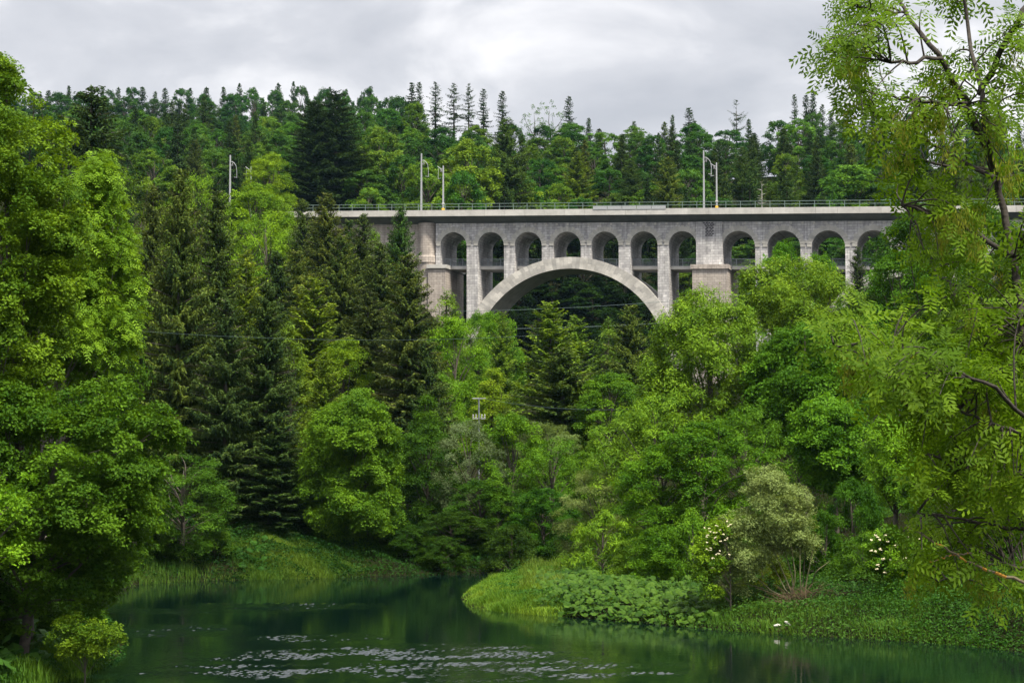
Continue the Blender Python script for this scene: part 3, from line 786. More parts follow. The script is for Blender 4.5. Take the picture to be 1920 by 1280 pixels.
def spruce_foliage(H, R, z0, rng, dz=.42, st=.15, twig=.42, droop=.3, nb=(5, 7), gap=0.0, wid=.085, power=.62, hang=1.0, irregular=.18, cross=True):
    C, T, Nn, Ls, To = [], [], [], [], []
    wood_ = []
    z = z0
    while z < H - .15:
        fz = (z - z0) / (H - z0)
        for b in range(rng.integers(nb[0], nb[1] + 1)):
            if rng.random() < gap: continue
            a = rng.uniform(0, 2 * np.pi); zb = z + rng.uniform(-.2, .2)
            L = (R * (1 - fz) ** power) * rng.uniform(1 - irregular * 1.6, 1 + irregular) + .18
            if fz < .1: L *= rng.uniform(.5, 1)
            d = np.array([math.cos(a), math.sin(a), 0]); sd = np.array([-d[1], d[0], 0])
            n = max(3, int(L / st)); s = (np.arange(n) + rng.uniform(.2, .8)) / n
            up0 = .35 * fz - droop * (1 - fz)
            zz_ = zb + L * (up0 * s - .28 * (1 - fz) * s ** 2 + .30 * s ** 3)
            P = np.stack([d[0] * L * s, d[1] * L * s, zz_], 1)
            wood_.append((np.array([0, 0, zb]), P[-1], L))
            tone = rng.uniform(.1, .6)
            for sgn in (-1, 1):
                l = (twig * (1 - .55 * s) * min(1.2, .35 + L * .3) + .10) * rng.uniform(.7, 1.25, n)
                t_ = unit(d * rng.uniform(.35, .9, (n, 1)) + sd * sgn + UP * rng.uniform(-.55, .05, (n, 1)))
                C.append(P + t_ * l[:, None] * .5); T.append(t_); Ls.append(l)
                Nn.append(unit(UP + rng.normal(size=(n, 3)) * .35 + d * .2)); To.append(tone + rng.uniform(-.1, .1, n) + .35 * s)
                if hang:
                    l2 = l * rng.uniform(.5, 1.0, n) * hang
                    t2 = unit(d * .2 + sd * sgn * rng.uniform(.1, .6, (n, 1)) - UP * rng.uniform(.6, 1.2, (n, 1)))
                    C.append(P + t_ * l[:, None] * rng.uniform(.1, .7, (n, 1)) + t2 * l2[:, None] * .5); T.append(t2); Ls.append(l2)
                    Nn.append(unit(d + sd * rng.normal(size=(n, 1)) * .5 + UP * .25)); To.append(np.full(n, tone - .05) + rng.uniform(-.1, .1, n))
            t3 = unit(np.tile(d, (n, 1)) + UP * rng.uniform(-.2, .15, (n, 1)) + rng.normal(size=(n, 3)) * .15); l3 = np.full(n, .26)
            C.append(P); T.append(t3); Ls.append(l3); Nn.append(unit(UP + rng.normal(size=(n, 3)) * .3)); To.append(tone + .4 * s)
        z += dz * rng.uniform(.8, 1.2)
    C = np.vstack(C); T = np.vstack(T); Nn = np.vstack(Nn); Ls = np.concatenate(Ls); To = np.concatenate(To)
    # the pointed leader
    k = 14; C = np.vstack([C, np.c_[rng.normal(size=(k, 2)) * .04, np.linspace(H - .7, H - .05, k)]])
    T = np.vstack([T, unit(rng.normal(size=(k, 3)) * [.7, .7, .2] + UP * .9)]); Nn = np.vstack([Nn, unit(rng.normal(size=(k, 3)))])
    Ls = np.r_[Ls, np.full(k, .3)]; To = np.r_[To, np.full(k, .7)]
    V, F = leaf_quads(C, Nn, Ls, wid + Ls * .10, rng, T=T, fold=.0)
    return V, F, To, wood_
def make_spruce(name, seed, H=20.0, R=3.3, z0=1.0, mat='spruce', trunk='bark', wood_every=3, **kw):
    rng = np.random.default_rng(seed)
    V, F, To, wd_ = spruce_foliage(H, R, z0, rng, **kw)
    crown = mesh_np(name + '_crown', V, F, M[mat], To)
    mb = MB(); mb.tube([(0, 0, 0), (0, 0, H * .5), (0, 0, H * .97)], [H * .012 + .03, H * .007 + .02, .02], 8)
    for (a, b, L) in wd_[::wood_every]:
        mb.tube([a, a * .5 + b * .5 + UP * .0, b], [.035, .025, .01], 4)
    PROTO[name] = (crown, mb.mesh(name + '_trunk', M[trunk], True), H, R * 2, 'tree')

# near / middle detail
make_broad('maple_a', 11, 12, 4.6, .08, 'round', 118, (0.65, 1.20), 'maple', leaf=.19, per=24, spray_r=.46, density=1.55)
make_broad('maple_b', 12, 12, 4.2, .05, 'round', 102, (0.65, 1.28), 'maple', leaf=.18, per=24, spray_r=.5, density=1.55)
make_broad('ash_a', 13, 12, 4.8, .10, 'round', 128, (0.58, 1.12), 'ash', 'pinnate', leaf=.30, per=12, spray_r=.46, density=1.55)
make_broad('ash_b', 14, 12, 4.2, .10, 'vase', 112, (0.58, 1.12), 'ash', 'pinnate', leaf=.28, per=12, spray_r=.44, density=1.55)
make_broad('birch_a', 15, 12, 3.0, .08, 'cone', 96, (0.50, 0.88), 'ash', leaf=.14, per=26, spray_r=.42, droop=.5, density=1.55)
make_broad('willow_a', 16, 10, 3.6, .05, 'vase', 89, (0.50, 0.96), 'willow', leaf=.20, per=34, spray_r=.48, aspect=.24, droop=.6, density=1.55)
make_broad('shrub_a', 17, 4, 3.0, .02, 'dome', 73, (0.36, 0.68), 'maple', leaf=.13, per=24, spray_r=.3, density=1.55)
make_broad('shrub_b', 18, 4, 3.2, .02, 'dome', 73, (0.36, 0.72), 'ash', 'pinnate', leaf=.30, per=8, spray_r=.32, width=.09, density=1.55)
make_broad('larch_a', 19, 14, 3.6, .06, 'cone', 112, (0.43, 0.84), 'larch', 'pinnate', leaf=.42, per=9, spray_r=.42, width=.07, density=1.55)
make_spruce('spruce_a', 21, 22, 3.7, 1.0, dz=.30, st=.11)
make_spruce('spruce_b', 22, 22, 3.4, 1.2, dz=.32, st=.12, droop=.42, irregular=.26)
make_spruce('spruce_c', 23, 18, 3.6, .6, dz=.29, st=.11, droop=.22, gap=.08, irregular=.3, mat='spruce')
make_spruce('larch_b', 24, 16, 3.6, .5, dz=.34, st=.13, mat='larch', droop=.0, hang=.5, twig=.55, irregular=.25, wid=.12)
# far detail: larger leaf clusters, fewer faces
for k in range(3):
    make_broad('far_beech_%d' % k, 31 + k, 15, 4.6 + .4 * k, .06, ('round', 'vase', 'round')[k], 95, (.8, 1.35), 'beech', leaf=.36, per=14, spray_r=.55, density=1.4)
for k in range(3):
    make_spruce('far_spruce_%d' % k, 41 + k, 20, 3.0 + .4 * k, .8, dz=.5, st=.3, twig=.75, wid=.17, nb=(5, 6), irregular=.24, wood_every=6, power=.72)
make_spruce('sky_spruce_a', 51, 20, 2.3, 7.0, dz=.75, st=.25, twig=.6, wid=.13, nb=(4, 6), gap=.12, power=.6, irregular=.35, droop=.1, wood_every=3)
make_spruce('sky_spruce_b', 52, 20, 2.2, 4.0, dz=.62, st=.25, twig=.6, wid=.15, nb=(5, 6), gap=.05, power=.65, irregular=.3, wood_every=3)
make_spruce('open_pine', 53, 20, 4.2, 8.0, dz=1.2, st=.28, twig=.7, wid=.13, nb=(4, 6), gap=.2, power=.5, irregular=.4, droop=-.1, hang=.2, wood_every=1)
make_broad('sparse_beech', 54, 14, 4.0, .35, 'vase', 41, (0.43, 0.88), 'beech', leaf=.26, per=8, spray_r=.5, density=.55)
make_spruce('snag', 55, 14, 1.5, 2.0, dz=.7, st=.5, twig=.18, wid=.03, nb=(4, 6), gap=.2, hang=0, trunk='dead_wood', wood_every=1)

COUNT = {}
def place(proto, x, y, H, width, label=None, cat='tree', group=None, tint=(1, 1, 1), rng=random, name=None, sink=.3):
    crown, trunk, PH, PW, _ = PROTO[proto]
    z = gz(x, y) - sink
    nm = name or ('spruce_tree' if 'spruce' in proto else 'pine_tree' if 'pine' in proto else 'larch_tree' if 'larch' in proto else 'willow_tree' if 'willow' in proto
        else 'shrub' if 'shrub' in proto else 'dead_tree' if proto == 'snag' else 'broadleaf_tree')
    root = empty(nm, (x, y, z), rng.uniform(0, 6.28))
    s = (width / PW, width / PW, (H + sink) / PH)
    root.scale = s
    for pn, me in (('crown', crown), ('trunk', trunk)):
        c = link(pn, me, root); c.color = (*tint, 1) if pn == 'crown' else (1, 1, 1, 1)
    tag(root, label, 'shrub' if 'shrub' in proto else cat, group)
    return root
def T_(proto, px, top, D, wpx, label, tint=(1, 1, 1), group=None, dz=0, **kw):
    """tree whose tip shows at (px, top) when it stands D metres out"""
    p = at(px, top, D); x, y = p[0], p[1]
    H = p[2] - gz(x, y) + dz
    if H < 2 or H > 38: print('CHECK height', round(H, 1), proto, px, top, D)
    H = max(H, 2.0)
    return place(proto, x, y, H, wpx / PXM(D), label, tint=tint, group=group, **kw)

# ------------------------------------------------------------------ trees one can tell apart
DK = (.55, .66, .72); BLUE = (.55, .72, .85); YEL = (1.35, 1.18, .75); OLV = (1.15, 1.1, .8)
random.seed(5)
# left bank conifers
T_('spruce_b', 172, 160, 185, 290, 'blackish spruce rising behind the bright foliage at far left', DK)
T_('spruce_c', 236, 330, 142, 137, 'dark slender spruce between the left ash and the brownish spruce', DK)
T_('spruce_a', 338, 318, 138, 200, 'tall olive brown spruce with a bare grey trunk showing mid height', OLV)
T_('spruce_b', 288, 345, 146, 162, 'narrow dark spruce just left of the tall olive brown spruce', (1.0, .9, .8))
T_('spruce_b', 408, 355, 150, 187, 'dark brown tipped spruce just right of the tall olive brown spruce', (.85, .88, .75))
T_('spruce_a', 500, 530, 136, 187, 'dark shaggy spruce above the left end of the grassy bank', (.75, .85, .8))
T_('spruce_c', 425, 560, 134, 187, 'shadowed spruce with sweeping branches below the dark brown tipped spruce', (.7, .78, .75))
T_('larch_b', 462, 470, 170, 168, 'yellow green feathery tree behind the shaggy dark spruce', YEL)
T_('spruce_b', 520, 470, 175, 162, 'dark spruce half hidden right of the yellow green feathery tree', DK)
T_('spruce_a', 612, 362, 215, 162, 'spruce whose tip rises above the railing left of the round pier', (1.3, 1.1, .8))
T_('spruce_b', 568, 372, 222, 112, 'thin light spruce crossing the left end of the deck', (1.1, 1.1, .9))
T_('spruce_c', 556, 470, 200, 150, 'pale green spruce under the left end of the deck', (1.6, 1.4, .9))
T_('spruce_b', 680, 400, 225, 137, 'dark slender spruce just below the deck left of the round pier', (.9, .9, .8))
T_('spruce_a', 752, 388, 205, 137, 'small bushy dark green spruce against the deck beside the round pier', (.75, 1.05, .8))
T_('spruce_a', 712, 455, 190, 175, 'dark spruce under the small bushy spruce beside the round pier', (.95, .95, .8))
T_('spruce_c', 640, 440, 195, 162, 'mid green spruce in the row left of the round pier', (1.2, 1.15, .8))
T_('spruce_a', 765, 476, 160, 206, 'big spruce with pale trunk below and left of the great arch', (1.15, 1.05, .85))
T_('spruce_b', 690, 540, 168, 187, 'brownish dark spruce left of the big spruce with pale trunk', (.8, .75, .7))
T_('spruce_c', 800, 640, 158, 137, 'shadowed spruce low beside the big spruce with pale trunk', (.7, .8, .75))
T_('larch_b', 588, 520, 172, 201, 'broad yellow green tree in the middle of the left slope', (1.25, 1.15, .7))
T_('larch_a', 540, 600, 160, 168, 'light green tree on the left slope above the rounded maple', (1.1, 1.1, .75))
T_('maple_b', 645, 640, 165, 145, 'green tree with pointed top just above the rounded maple', (1.1, 1.1, .7))
T_('larch_b', 610, 660, 150, 123, 'small yellow tinged conifer left of the rounded maple', (1.15, 1.1, .7))
# behind, left of the bridge
T_('maple_a', 485, 345, 245, 168, 'bright green broadleaf tree rising right of the left mast pair', (1.25, 1.3, .85))
T_('ash_b', 500, 400, 225, 168, 'light green tree covering the hidden left end of the deck', (1.0, 1.15, .75))
T_('beech' if False else 'maple_b', 505, 292, 300, 120, 'tall pale green tree between the left mast pair and the big dark spruce', (1.4, 1.35, .95))
T_('ash_a', 370, 330, 230, 145, 'pale green tree behind the olive brown spruce top', (.9, 1.05, .7))
T_('ash_b', 255, 330, 200, 134, 'pale yellowish tree behind the left ash fronds', (1.05, 1.05, .8))
# rounded maple and left shore
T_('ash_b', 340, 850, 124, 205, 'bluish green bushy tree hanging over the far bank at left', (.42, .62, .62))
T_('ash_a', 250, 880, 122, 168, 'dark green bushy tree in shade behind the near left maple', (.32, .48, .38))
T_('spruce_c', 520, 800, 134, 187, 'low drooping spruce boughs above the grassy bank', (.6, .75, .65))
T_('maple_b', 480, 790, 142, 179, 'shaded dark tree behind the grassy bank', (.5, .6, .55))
# centre of the valley
T_('larch_a', 838, 545, 215, 145, 'bright green tree just left of the foot of the great arch', (1.15, 1.25, .7))
T_('maple_b', 850, 600, 200, 168, 'vivid green young tree below the left foot of the great arch', (1.1, 1.3, .7))
T_('ash_a', 820, 700, 172, 130, 'green broadleaf tree in the valley left of the power pole', (.75, 1.0, .65))
T_('maple_b', 930, 590, 235, 123, 'small green tree under the left curve of the great arch', (.85, 1.1, .7))
T_('larch_b', 942, 585, 212, 100, 'small conical conifer under the left side of the great arch', (1.05, 1.1, .75))
T_('birch_a', 925, 690, 195, 134, 'pale light tree just above the power pole', (1.35, 1.3, .95))
T_('larch_b', 1032, 565, 186, 212, 'tall feathery conifer standing in front of the great arch opening', (1.15, 1.15, .75))
T_('larch_b', 1078, 592, 192, 168, 'second feathery conifer close right of the one before the arch opening', (1.0, 1.1, .75))
T_('spruce_c', 1055, 650, 176, 237, 'conifer with grey trunk in the middle of the valley', (1.15, 1.2, .8))
T_('spruce_c', 1182, 572, 190, 162, 'slender conifer at the right foot of the great arch', (1.3, 1.25, .85))
T_('larch_a', 1140, 600, 205, 134, 'light green tree under the right curve of the great arch', (.9, 1.0, .7))
T_('maple_a', 1150, 700, 172, 190, 'mid green tree in the valley right of the middle conifer', (.75, .95, .65))
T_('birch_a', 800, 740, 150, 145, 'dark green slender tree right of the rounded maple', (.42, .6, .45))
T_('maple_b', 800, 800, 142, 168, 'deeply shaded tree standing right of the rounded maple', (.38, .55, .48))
T_('willow_a', 875, 785, 141, 151, 'grey green willow in the middle of the far bank', (.62, .72, .78))
T_('maple_a', 955, 775, 143, 179, 'round green tree right of the grey green willow', (.85, 1.05, .65))
T_('ash_b', 1040, 820, 140, 168, 'green tree behind the end of the river channel', (.6, .85, .6))
T_('willow_a', 1030, 790, 165, 145, 'pale leafy tree beneath the middle conifer', (.7, .85, .6))
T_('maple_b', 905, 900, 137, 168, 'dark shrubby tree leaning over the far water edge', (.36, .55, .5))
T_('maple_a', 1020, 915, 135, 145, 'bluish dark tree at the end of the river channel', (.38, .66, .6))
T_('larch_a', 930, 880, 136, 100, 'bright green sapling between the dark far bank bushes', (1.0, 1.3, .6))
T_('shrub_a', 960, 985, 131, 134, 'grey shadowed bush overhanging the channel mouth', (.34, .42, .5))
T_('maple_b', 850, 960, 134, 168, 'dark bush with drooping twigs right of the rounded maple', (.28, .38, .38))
T_('willow_a', 1120, 880, 122, 156, 'soft pale green tree at the neck of the peninsula', (.9, 1.0, .7))
T_('ash_b', 1150, 790, 140, 145, 'light feathery tree behind the neck of the peninsula', (.9, 1.05, .75))
T_('maple_b', 1090, 850, 150, 134, 'mid green bush behind the soft pale tree', (.7, .9, .6))
# the right wood
T_('ash_a', 1235, 740, 122, 250, 'light green ash spreading above the right bank bushes', (.85, 1.0, .85), name='ash_tree')
T_('maple_a', 1470, 455, 205, 123, 'darker green tree top in front of the fifth right hand arch', (.75, 1.1, .6))
T_('maple_b', 1540, 480, 200, 100, 'small darker green top before the sixth right hand arch', (.7, 1.0, .6))
T_('ash_b', 1590, 590, 128, 212, 'bluish green broadleaf tree right of the dark maple', (.5, .75, .6))
T_('ash_b', 1685, 580, 135, 145, 'light yellow green tree against the dark tree at right', (1.15, 1.2, .75))
T_('maple_b', 1740, 385, 165, 260, 'very dark broadleaf tree hiding the right end of the viaduct', (.42, .62, .48))
T_('maple_a', 1690, 470, 160, 201, 'dark green tree before the last visible pier', (.55, .8, .55))
T_('spruce_b', 1607, 462, 215, 75, 'small dark spruce silhouetted against the last visible pier', (.6, .65, .6))
T_('maple_a', 1320, 790, 112, 250, 'mid green tree above the right bank between ash and willow', (.7, .95, .6))
T_('ash_a', 1400, 760, 118, 200, 'shadowed ash behind the silvery willow', (.5, .72, .5))
T_('maple_b', 1850, 560, 120, 250, 'dark tree behind the foreground ash trunk', (.42, .6, .42))
T_('maple_a', 1900, 820, 95, 260, 'dark green tree at the right edge behind the hanging branches', (.4, .62, .42))
T_('ash_b', 1780, 830, 100, 200, 'shaded green tree behind the lichen covered branch', (.45, .68, .45))
T_('ash_a', 1960, 420, 130, 220, 'dark leafy tree cut by the right edge of the photo', (.5, .7, .45))
T_('maple_b', 1235, 850, 112, 201, 'green tree between the light ash and the round peninsula bush', (.75, 1.0, .6))
# shrubs on the banks
def S_(proto, px, top, D, w, label, tint=(1, 1, 1), **kw): return T_(proto, px, top, D, w, label, tint, cat="shrub", **kw)
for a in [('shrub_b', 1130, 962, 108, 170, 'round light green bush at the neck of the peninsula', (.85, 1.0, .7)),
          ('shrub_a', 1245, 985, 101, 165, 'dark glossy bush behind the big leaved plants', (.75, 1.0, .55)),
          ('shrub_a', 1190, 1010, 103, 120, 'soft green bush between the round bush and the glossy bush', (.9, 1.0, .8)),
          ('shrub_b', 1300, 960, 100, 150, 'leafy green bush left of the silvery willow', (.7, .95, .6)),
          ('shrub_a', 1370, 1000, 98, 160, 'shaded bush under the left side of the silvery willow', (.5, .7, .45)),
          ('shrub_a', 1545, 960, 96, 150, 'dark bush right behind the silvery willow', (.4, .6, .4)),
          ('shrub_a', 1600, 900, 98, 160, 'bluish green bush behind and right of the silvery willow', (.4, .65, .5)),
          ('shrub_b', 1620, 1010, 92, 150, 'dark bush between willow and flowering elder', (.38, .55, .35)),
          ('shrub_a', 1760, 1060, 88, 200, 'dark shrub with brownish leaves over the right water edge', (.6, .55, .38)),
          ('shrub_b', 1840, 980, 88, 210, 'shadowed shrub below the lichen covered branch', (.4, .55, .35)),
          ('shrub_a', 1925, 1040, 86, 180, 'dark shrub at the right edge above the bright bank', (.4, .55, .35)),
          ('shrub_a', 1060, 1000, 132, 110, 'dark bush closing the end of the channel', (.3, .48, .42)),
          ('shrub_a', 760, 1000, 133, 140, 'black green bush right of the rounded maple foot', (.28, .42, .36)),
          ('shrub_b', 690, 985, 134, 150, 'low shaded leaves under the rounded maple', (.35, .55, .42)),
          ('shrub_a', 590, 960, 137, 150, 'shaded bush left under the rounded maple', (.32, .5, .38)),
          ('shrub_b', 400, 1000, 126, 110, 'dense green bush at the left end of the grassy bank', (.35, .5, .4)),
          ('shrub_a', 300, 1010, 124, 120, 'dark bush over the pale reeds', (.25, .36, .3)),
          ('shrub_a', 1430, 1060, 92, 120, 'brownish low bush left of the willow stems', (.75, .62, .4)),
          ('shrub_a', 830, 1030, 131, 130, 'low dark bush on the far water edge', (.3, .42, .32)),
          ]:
    S_(*a)

T_('maple_b', 903, 588, 232, 110, 'green tree covering the left foot of the great arch', (.85, 1.1, .7))
T_('ash_b', 880, 612, 226, 90, 'light green tree left of the great arch foot', (.8, .95, .7))

T_('spruce_c', 655, 412, 238, 120, 'dark spruce masking the left abutment wall below the deck', (.8, .95, .75))
T_('larch_a', 700, 428, 242, 110, 'bright small tree against the left abutment wall', (.9, 1.05, .65))
T_('spruce_b', 738, 432, 236, 90, 'slim dark spruce against the abutment wall left of the round pier', (.7, .85, .7))
T_('spruce_a', 592, 412, 244, 110, 'dark spruce whose top reaches the deck edge at far left', (.75, .85, .7))
T_('maple_a', 1835, 385, 178, 260, 'wide dark tree hiding the deck behind the foreground ash', (.42, .6, .42))
T_('maple_b', 1900, 470, 190, 240, 'dark tree in front of the hidden right piers', (.45, .65, .45))
T_('ash_a', 1770, 470, 196, 200, 'shaded feathery tree in front of the hidden right piers', (.5, .7, .5))

for i, (px, D, H_, w_) in enumerate([(2060, 88, 9, 8), (2150, 100, 11, 9), (2260, 82, 9, 8), (2300, 120, 13, 10), (2120, 135, 13, 10), (2420, 100, 12, 9), (2220, 165, 14, 10), (2400, 150, 13, 10), (2560, 120, 12, 9), (2050, 112, 11, 9), (2500, 190, 14, 11), (2250, 210, 14, 11)]):
    place(('maple_a', 'ash_b', 'maple_b', 'ash_a')[i % 4], (px - CXP) / FX * D, D, H_, w_, 'dark broadleaf tree of the right bank wood, out past the right edge', tint=(.6, .8, .6), group='trees past the right edge')
for i, (px, D, H_, w_) in enumerate([(-120, 90, 11, 9), (-260, 80, 11, 9), (-180, 115, 13, 10), (-400, 100, 12, 9), (-330, 140, 13, 10)]):
    place(('maple_b', 'ash_a')[i % 2], (px - CXP) / FX * D, D, H_, w_, 'dark broadleaf tree of the left bank wood, out past the left edge', tint=(.55, .75, .55), group='trees past the left edge')

# ------------------------------------------------------------------ the forest on the hills behind the viaduct
FOREST = []
TOPX = [-200,0,60,200,300,400,450,540,620,720,780,800,960,985,1090,1140,1200,1260,1330,1385,1430,1500,1560,1640,1700,1800,1920,2100]
TOPR = [170,165,162,160,155,162,157,158,152,150,165,232,235,225,232,232,232,226,236,232,232,212,216,212,212,205,200,200]
rf = np.random.default_rng(77)
def kindof(px, D):
    r = rf.random()
    if px < 790 and D > 540: pb = .88
    elif px < 550: pb = .74
    elif px < 1120: pb = .76
    elif px < 1290: pb = .8 if D > 440 else .42
    elif px < 1450: pb = .22
    elif px < 1640: pb = .6 if D > 450 else .22
    else: pb = .4
    return 'b' if r < pb else 's'
def forest_tree(px, D, kind, top=None, wm=1.0, proto=None, tint=None, label=None, hmul=1.0):
    x = (px - CXP) / FX * D
    z = gz(x, D)
    if kind == 'b':
        H = rf.uniform(10.5, 15) * hmul; w = rf.uniform(7.6, 11.0) * wm
        pr = proto or 'far_beech_%d' % rf.integers(0, 3)
    else:
        H = rf.uniform(13, 19) * hmul; w = rf.uniform(5.4, 7.4) * wm
        pr = proto or 'far_spruce_%d' % rf.integers(0, 3)
    if top is not None:
        H = at(px, top, D)[2] - z
        if H < 5 or H > 32: print('CHECK forest', px, D, round(H, 1))
        H = min(max(H, 6), 32)
    elif D < 540 and label is None:
        H = max(6, min(H, at(px, float(np.interp(px, TOPX, TOPR)) + rf.uniform(10, 34), D)[2] - z))
    if tint is None:
        if kind == 'b':
            c = rf.choice(4, p=[.3, .3, .22, .18])
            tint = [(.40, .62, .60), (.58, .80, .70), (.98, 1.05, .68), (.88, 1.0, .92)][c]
            if px < 790 and D > 540: tint = [(.34, .54, .62), (.42, .62, .66), (.52, .72, .68), (.38, .57, .68)][c]  # haze over the far ridge is mixed into these bluish leaf tints
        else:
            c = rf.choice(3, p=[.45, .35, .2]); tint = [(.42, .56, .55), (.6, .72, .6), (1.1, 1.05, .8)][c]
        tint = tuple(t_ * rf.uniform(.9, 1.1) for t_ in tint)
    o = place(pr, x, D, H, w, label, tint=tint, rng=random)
    top_row = proj((x, D, z + H))[1]
    if label is None: FOREST.append((o, kind, tint, px, top_row, D))
    else: o['group'] = 'trees on the hillside behind the viaduct'
    return o
rows = [(317, 34), (324, 34), (331, 34), (338, 36), (346, 66), (362, 62), (380, 62), (400, 60), (422, 60), (446, 58), (470, 56)]
for ri, (D, step) in enumerate(rows):
    px = -60 + rf.uniform(0, step)
    while px < 1960:
        Dj = D + rf.uniform(-6, 6)
        skip = (D < 322 and not (900 < px < 1290)) or (D < 340 and not (820 < px < 1700)) or (px > 1750 and ri % 2) or (px < 20)
        if 535 < px < 685 and D < 440: skip = True
        if px < 240 and D < 400: skip = True
        if not skip:
            top = None
            if D < 340: hm = .55
            else: hm = .95
            k_ = kindof(px, D)
            if D < 340: k_ = 'b' if rf.random() < .7 else 's'
            if D >= 465 and px > 790: top = float(np.interp(px, TOPX, TOPR)) + rf.uniform(-2, 20)
            if not (D >= 465 and 790 < px < 975):
                forest_tree(px, D + rf.uniform(-3, 3) if D < 340 else Dj, k_, top, .85 if D < 340 else 1.0, hmul=hm, tint=tuple(np.array((.2, .28, .26)) * rf.uniform(.7, 1.3)) if D < 350 and 860 < px < 1290 else None)  # dark tint paints the viaduct's shade onto trees behind the great arch
            else: forest_tree(px, Dj - 14, 'b', 238 + rf.uniform(-6, 10))
        px += step * rf.uniform(.8, 1.2)
# left ridge
for D, step, dtop in ((545, 56, 95), (585, 54, 62), (628, 50, 28), (652, 46, 10)):
    px = -20 + rf.uniform(0, step)
    while px < 780:
        forest_tree(px, D + rf.uniform(-5, 5), 'b' if rf.random() < .9 else 's', float(np.interp(px, TOPX, TOPR)) + dtop + rf.uniform(-7, 7), 1.15)
        px += step * rf.uniform(.85, 1.15)
px = 48
while px < 780:
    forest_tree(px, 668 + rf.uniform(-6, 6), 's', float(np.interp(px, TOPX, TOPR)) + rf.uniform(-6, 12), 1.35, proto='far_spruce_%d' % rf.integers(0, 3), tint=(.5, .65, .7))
    px += rf.uniform(22, 48)
px = 1105
while px < 1960:
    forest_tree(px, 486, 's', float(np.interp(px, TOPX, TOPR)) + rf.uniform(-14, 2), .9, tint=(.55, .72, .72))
    px += rf.uniform(30, 110)
# skyline individuals
for px, top, w, pr, lb in [(815, 154, 1.0, 'sky_spruce_a', 'skyline spruce with bare lower trunk, first in the row right of the ridge'),
    (850, 156, 1.05, 'sky_spruce_a', 'skyline spruce with bare lower trunk, second in the row right of the ridge'),
    (878, 157, .95, 'sky_spruce_a', 'skyline spruce with bare lower trunk, third in the row right of the ridge'),
    (906, 167, .95, 'sky_spruce_b', 'dense dark skyline spruce between the bare trunked spruces and the bushy one'),
    (942, 171, 1.1, 'sky_spruce_b', 'bushy skyline spruce at the right end of the row of tall spruces'),
    (770, 155, 1.1, 'sky_spruce_b', 'tall skyline spruce at the right end of the wooded ridge'),
    (784, 154, .9, 'sky_spruce_b', 'slim skyline spruce touching the tall one at the end of the ridge'),
    (1068, 181, 1.0, 'sky_spruce_b', 'dark pointed skyline spruce beside the two thin crowned trees'),
    (1295, 202, .95, 'sky_spruce_b', 'tall lone skyline spruce left of the right mast pair'),
    (1385, 188, 1.0, 'open_pine', 'skyline conifer with wide open whorled crown above the right hill'),
    (1495, 177, .8, 'sky_spruce_b', 'thin skyline spruce, left one of the trio on the right hilltop'),
    (1517, 178, .8, 'sky_spruce_b', 'skyline spruce in the middle of the trio on the right hilltop'),
    (1530, 169, .9, 'far_spruce_0', 'tallest skyline spruce of the trio on the right hilltop'),
    (1548, 196, .7, 'sky_spruce_b', 'short skyline spruce just right of the trio on the right hilltop'),
    (1641, 174, 1.1, 'sky_spruce_b', 'dark skyline spruce behind the foreground ash leaves')]:
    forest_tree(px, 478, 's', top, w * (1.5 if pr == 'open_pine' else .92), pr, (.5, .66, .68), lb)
forest_tree(1000, 478, 'b', 196, .8, 'sparse_beech', (.8, .9, .8), 'thin crowned skyline tree, left one of two above the great arch')
forest_tree(1034, 478, 'b', 188, .9, 'sparse_beech', (.8, .9, .8), 'thin crowned skyline tree, right one of two above the great arch')
